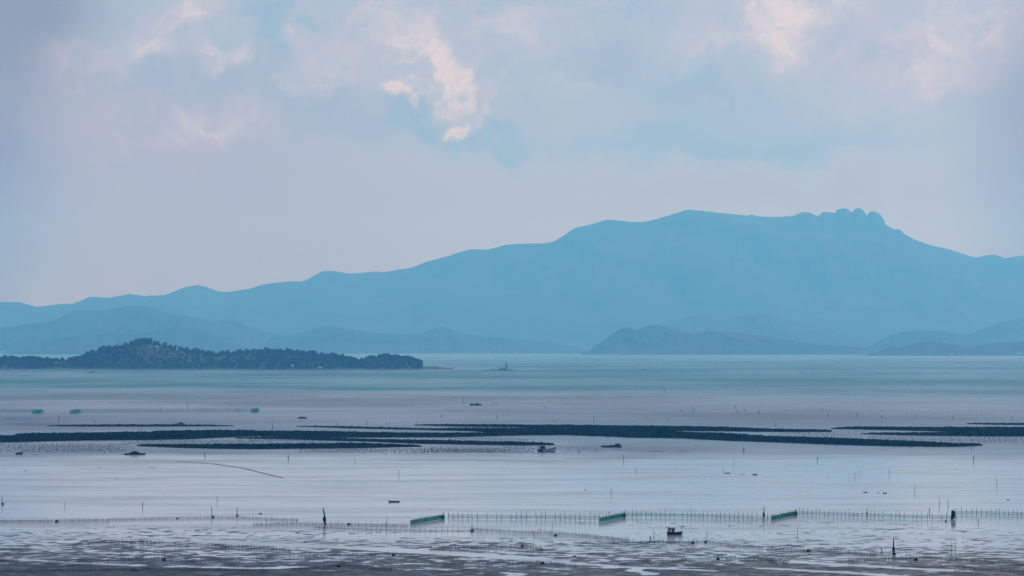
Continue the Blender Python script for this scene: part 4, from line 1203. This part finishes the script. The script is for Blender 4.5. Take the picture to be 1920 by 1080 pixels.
tall = [(4, 946, 928, .1, 'dark pole with a bundle at the left edge of the flat', 0, 0, .5), (121.5, 950, 938, .06, 'thin bare pole second from the left on the bright flat', .03, 0, 0), (267, 952, 940, .09, 'bare pole third from the left on the bright flat', .05, 0, 0),
        (407, 941, 927, .07, 'faint bare pole farthest back of the left-centre group', -.05, 0, 0), (398.5, 970.6, 947, .09, 'tall leaning pole with a black bundle at its foot', -.1, 0, .5), (444, 967, 950, .09, 'forked pole with a small black bundle at its foot', .04, 0, .4),
        (540.5, 862.6, 851, .13, 'tufted short pole just below the left racks', .02, .1, 0), (665, 867, 857.5, .09, 'thin leaning pole below the left racks, right of the tufted one', -.1, 0, 0), (747.5, 890, 879.5, .08, 'thin pole alone on the upper middle flat', .05, 0, 0), (723, 854, 848, .08, 'short thin pole under the middle racks', 0, 0, 0),
        (1169.5, 866, 852, .1, 'straight pole below the long work boat', 0, 0, 0), (1193.5, 888, 874, .07, 'faint thin pole lower right of the work boat', 0, 0, 0), (1145.5, 929, 912, .07, 'thin pole in the middle of the wide bright flat', .02, 0, 0), (1376.5, 872, 856, .07, 'thin pole above the row of dark mounds', 0, 0, 0),
        (1356, 887, 877, .08, 'thin pole beside the left dark mound', 0, 0, 0), (1394.5, 848, 837.6, .16, 'stubby double pole below the great rack field', 0, .06, 0), (1532.5, 866, 856, .12, 'crooked pole on the right flat nearest the racks at left', .04, 0, 0), (1826, 866, 853.5, .13, 'crooked leaning pole on the right flat below the rack end', -.05, 0, 0),
        (1822, 844, 837, .12, 'short pole right under the right end of the racks', -.04, 0, 0), (1667, 890, 876, .08, 'straight thin pole above the pair of mounds on the right', 0, 0, 0), (1603, 896, 884, .07, 'faint thin pole upper left of the right pair of mounds', 0, 0, 0), (1614.5, 886, 882, .07, 'very short pole near two thin poles on the right flat', 0, 0, 0),
        (1869, 912, 895, .08, 'slim pole near the right edge of the flat', -.02, 0, 0), (1715, 924, 909, .08, 'slim leaning pole right of the pair of mounds', .04, 0, 0), (1761, 949, 933.6, .08, 'left pole of two behind the right nets', 0, 0, 0), (1778, 950, 934, .08, 'right pole of two behind the right nets', -.02, 0, 0),
        (1495, 1007, 985, .06, 'thin bent pole in front of the third slanting trap', .06, 0, 0), (1653, 1038, 1026, .09, 'short crooked stake left of the thick tapering stake', -.05, 0, 0), (1834.5, 981, 971.4, .09, 'short curved stake in front of the rightmost net', .04, 0, 0), (1219.5, 1011, 1005, .13, 'short black stake left of the cabin boat', 0, .05, 0),
        (1226, 1011, 994, .06, 'thin pole just left of the cabin boat', 0, 0, 0), (1325.5, 1011, 994, .06, 'thin pole right of the cabin boat', 0, 0, 0), (725, 989, 967.6, .07, 'thin pole left of the first slanting trap', .05, 0, 0), (1002, 1006, 995, .07, 'short leaning stake below the first long net', -.25, 0, 0),
        (1035.5, 999, 976, .05, 'very thin pole in front of the first long net', 0, 0, 0), (1743, 962, 952, .09, 'short forked pole behind the right net fence', .05, 0, 0), (1141, 963, 958, .08, 'short leaning stub behind the second slanting trap', .25, 0, 0)]
for px, b, tp, r, lab, lean, tuft, blob in tall:
    pole(px, b, tp, r, lab, lean, tuft, blob, fork=('forked' in lab or 'crooked' in lab))
far_poles = [(110, 791, 778), (176.5, 792, 785), (264, 809, 799), (301, 771, 762), (352, 763, 755), (446, 770, 764), (384, 857, 848), (510.5, 804, 793), (630.5, 798.5, 791), (687.5, 795, 787), (724, 795.5, 790), (781, 796, 791), (828, 781.6, 776), (870, 756, 745), (925, 759.4, 754.4), (931.8, 759.6, 754), (931.5, 785, 777), (671, 747.6, 741),
             (1021.5, 766, 760), (1039.5, 791.6, 785), (1113.5, 791.8, 779), (1211, 786, 779), (1251, 789, 783), (1245.5, 735.6, 724), (1300.5, 774, 762.5), (1278, 773, 767), (1383, 774.6, 767), (1397.5, 772, 766), (1423, 776, 765), (1454, 798.6, 792), (1472.5, 772, 768), (1543.5, 771, 765), (1552, 781, 775), (1607, 781.6, 774), (1618, 758.6, 753), (1653, 783, 777), (1715.5, 784, 778), (1786.5, 786, 779.6), (1839, 746, 740), (1897, 789, 780), (1379, 767, 760)]
ordn = ['first', 'second', 'third', 'fourth', 'fifth', 'sixth', 'seventh', 'eighth', 'ninth', 'tenth', 'eleventh', 'twelfth', 'thirteenth', 'fourteenth', 'fifteenth', 'sixteenth', 'seventeenth', 'eighteenth', 'nineteenth', 'twentieth']
far_poles.sort()
for k, (px, b, tp) in enumerate(far_poles):
    lab = ('%s from the left of the thin poles in the far water' % ordn[k]) if k < 20 else ('%s from the right of the thin poles in the far water' % ordn[len(far_poles) - 1 - k]) if len(far_poles) - 1 - k < 20 else 'central one of the thin poles in the far water'
    o = pole(px, b, tp, (.17 if b > 785 else .2), lab, rnd.uniform(-.06, .06))
    o['group'] = 'thin poles in the far water'

# thick stakes and other marks
pole(609.5, 984, 952, .22, 'thick dark leafy stake with a bent tip, left of centre', -.12, .22, 0, 'stake')
pole(1432.5, 972, 948, .12, 'dark pole with a tufted knot left of the third slanting trap', 0, .2, 0, 'stake')
pole(1625.5, 967, 952, .1, 'dark knotted pole behind the right net fence', 0, .12, 0, 'stake')
pole(1675.5, 1040, 1008, .17, 'thick tapering black stake rising from the right mud', 0, .16, .5, 'stake')
p = at(1787.5, 1040)
t = empty('pole_gantry', (p[0], p[1], 0))
for x in (-.5, .5):
    MB().tube([(x, 0, -.4), (x + .03, 0, 1.6), (x + .08, 0, 3.6)], [.07, .06, .04], 6).build('upright', M['wood_dark'], t)
MB().tube([(-.5, -.06, 1.55), (.53, -.06, 1.55)], .045, 5).build('crossbar', M['wood_dark'], t)
tag(t, 'two tall poles joined by a crossbar on the right mud', 'pole gantry')
for k, (px, b, tp, ln) in enumerate([(231, 1019, 1011, -.15), (235, 1019.6, 1012.5, -.35), (249, 1019.8, 1011, -.15), (263, 1020, 1012, .05), (269, 1020, 1013.5, -.2), (277, 1020.6, 1013.5, -.1), (284, 1021, 1013, -.35), (331, 1024, 1014, -.45), (167, 1024, 1018.5, -.4), (508, 1034, 1027, .55), (545, 1036.6, 1029, .05), (351, 1026, 1015, 0)]):
    pole(px, b, tp, .06, '%s from the left of the leaning sticks on the lower left mud' % ordn[sorted([231, 235, 249, 263, 269, 277, 284, 331, 167, 508, 545, 351]).index(px)], ln, name='stick')['group'] = 'leaning sticks on the lower left mud'

# ------------------------------------------------------------------ float lines
def float_line(pts, spacing, r, label, mat='buoy_black', first_gap=1.0):
    P_ = line_pts(pts, spacing)
    o0 = P_[0]
    t = empty('float_line', (o0[0], o0[1], 0))
    Q = [(x - o0[0], y - o0[1]) for x, y in P_]
    rope_line(t, Q, .03, .03, 'rope')
    me = MB().lathe([(r * .3, -r * .5), (r * .9, -r * .1), (r, r * .4), (r * .6, r * .9), (r * .2, r)], 8).mesh('float', M[mat])
    for k, (x, y) in enumerate(Q):
        link_mesh('float', me, t, (x + rnd.uniform(-.1, .1), y + rnd.uniform(-.1, .1), 0))
    return tag(t, label, 'float line')
float_line([(333, 866), (350, 867), (372, 868.2), (400, 870), (430, 874), (447, 876.4)], 1.1, .2, 'curving line of black floats on the left flat')
float_line([(449, 876.6), (468, 881), (490, 886.4), (512, 892), (531, 896.2)], .75, .19, 'tighter line of black floats continuing down right')
float_line([(322, 757.4), (420, 758), (520, 758), (640, 757.6), (760, 758.4), (840, 758.8)], 5.0, .28, 'faint line of floats across the lilac water left of the lone boat')
float_line([(1330, 722.8), (1480, 723), (1620, 723.4), (1750, 724)], 7.0, .42, 'faint line of floats across the turquoise water at right')

# ------------------------------------------------------------------ the air over the bay
m = bpy.data.materials.new('haze'); m.use_nodes = True
nt = NT(m.node_tree)
pv = nt.node('ShaderNodeVolumePrincipled')
pv.inputs['Color'].default_value = (*HAZE_COLOR, 1)
pv.inputs['Absorption Color'].default_value = (1, 1, 1, 1)
pv.inputs['Density'].default_value = HAZE_DENSITY
pv.inputs['Anisotropy'].default_value = HAZE_G
ou = nt.node('ShaderNodeOutputMaterial')
nt.l.new(pv.outputs[0], ou.inputs['Volume'])
m.cycles.homogeneous_volume = True
hb_ = MB().box(-9200, 9200, -800, 41000, -3.0, 1400)
o = hb_.build('haze', m)
tag(o, 'thin blue sea haze filling the air over the bay', 'haze', kind='stuff')
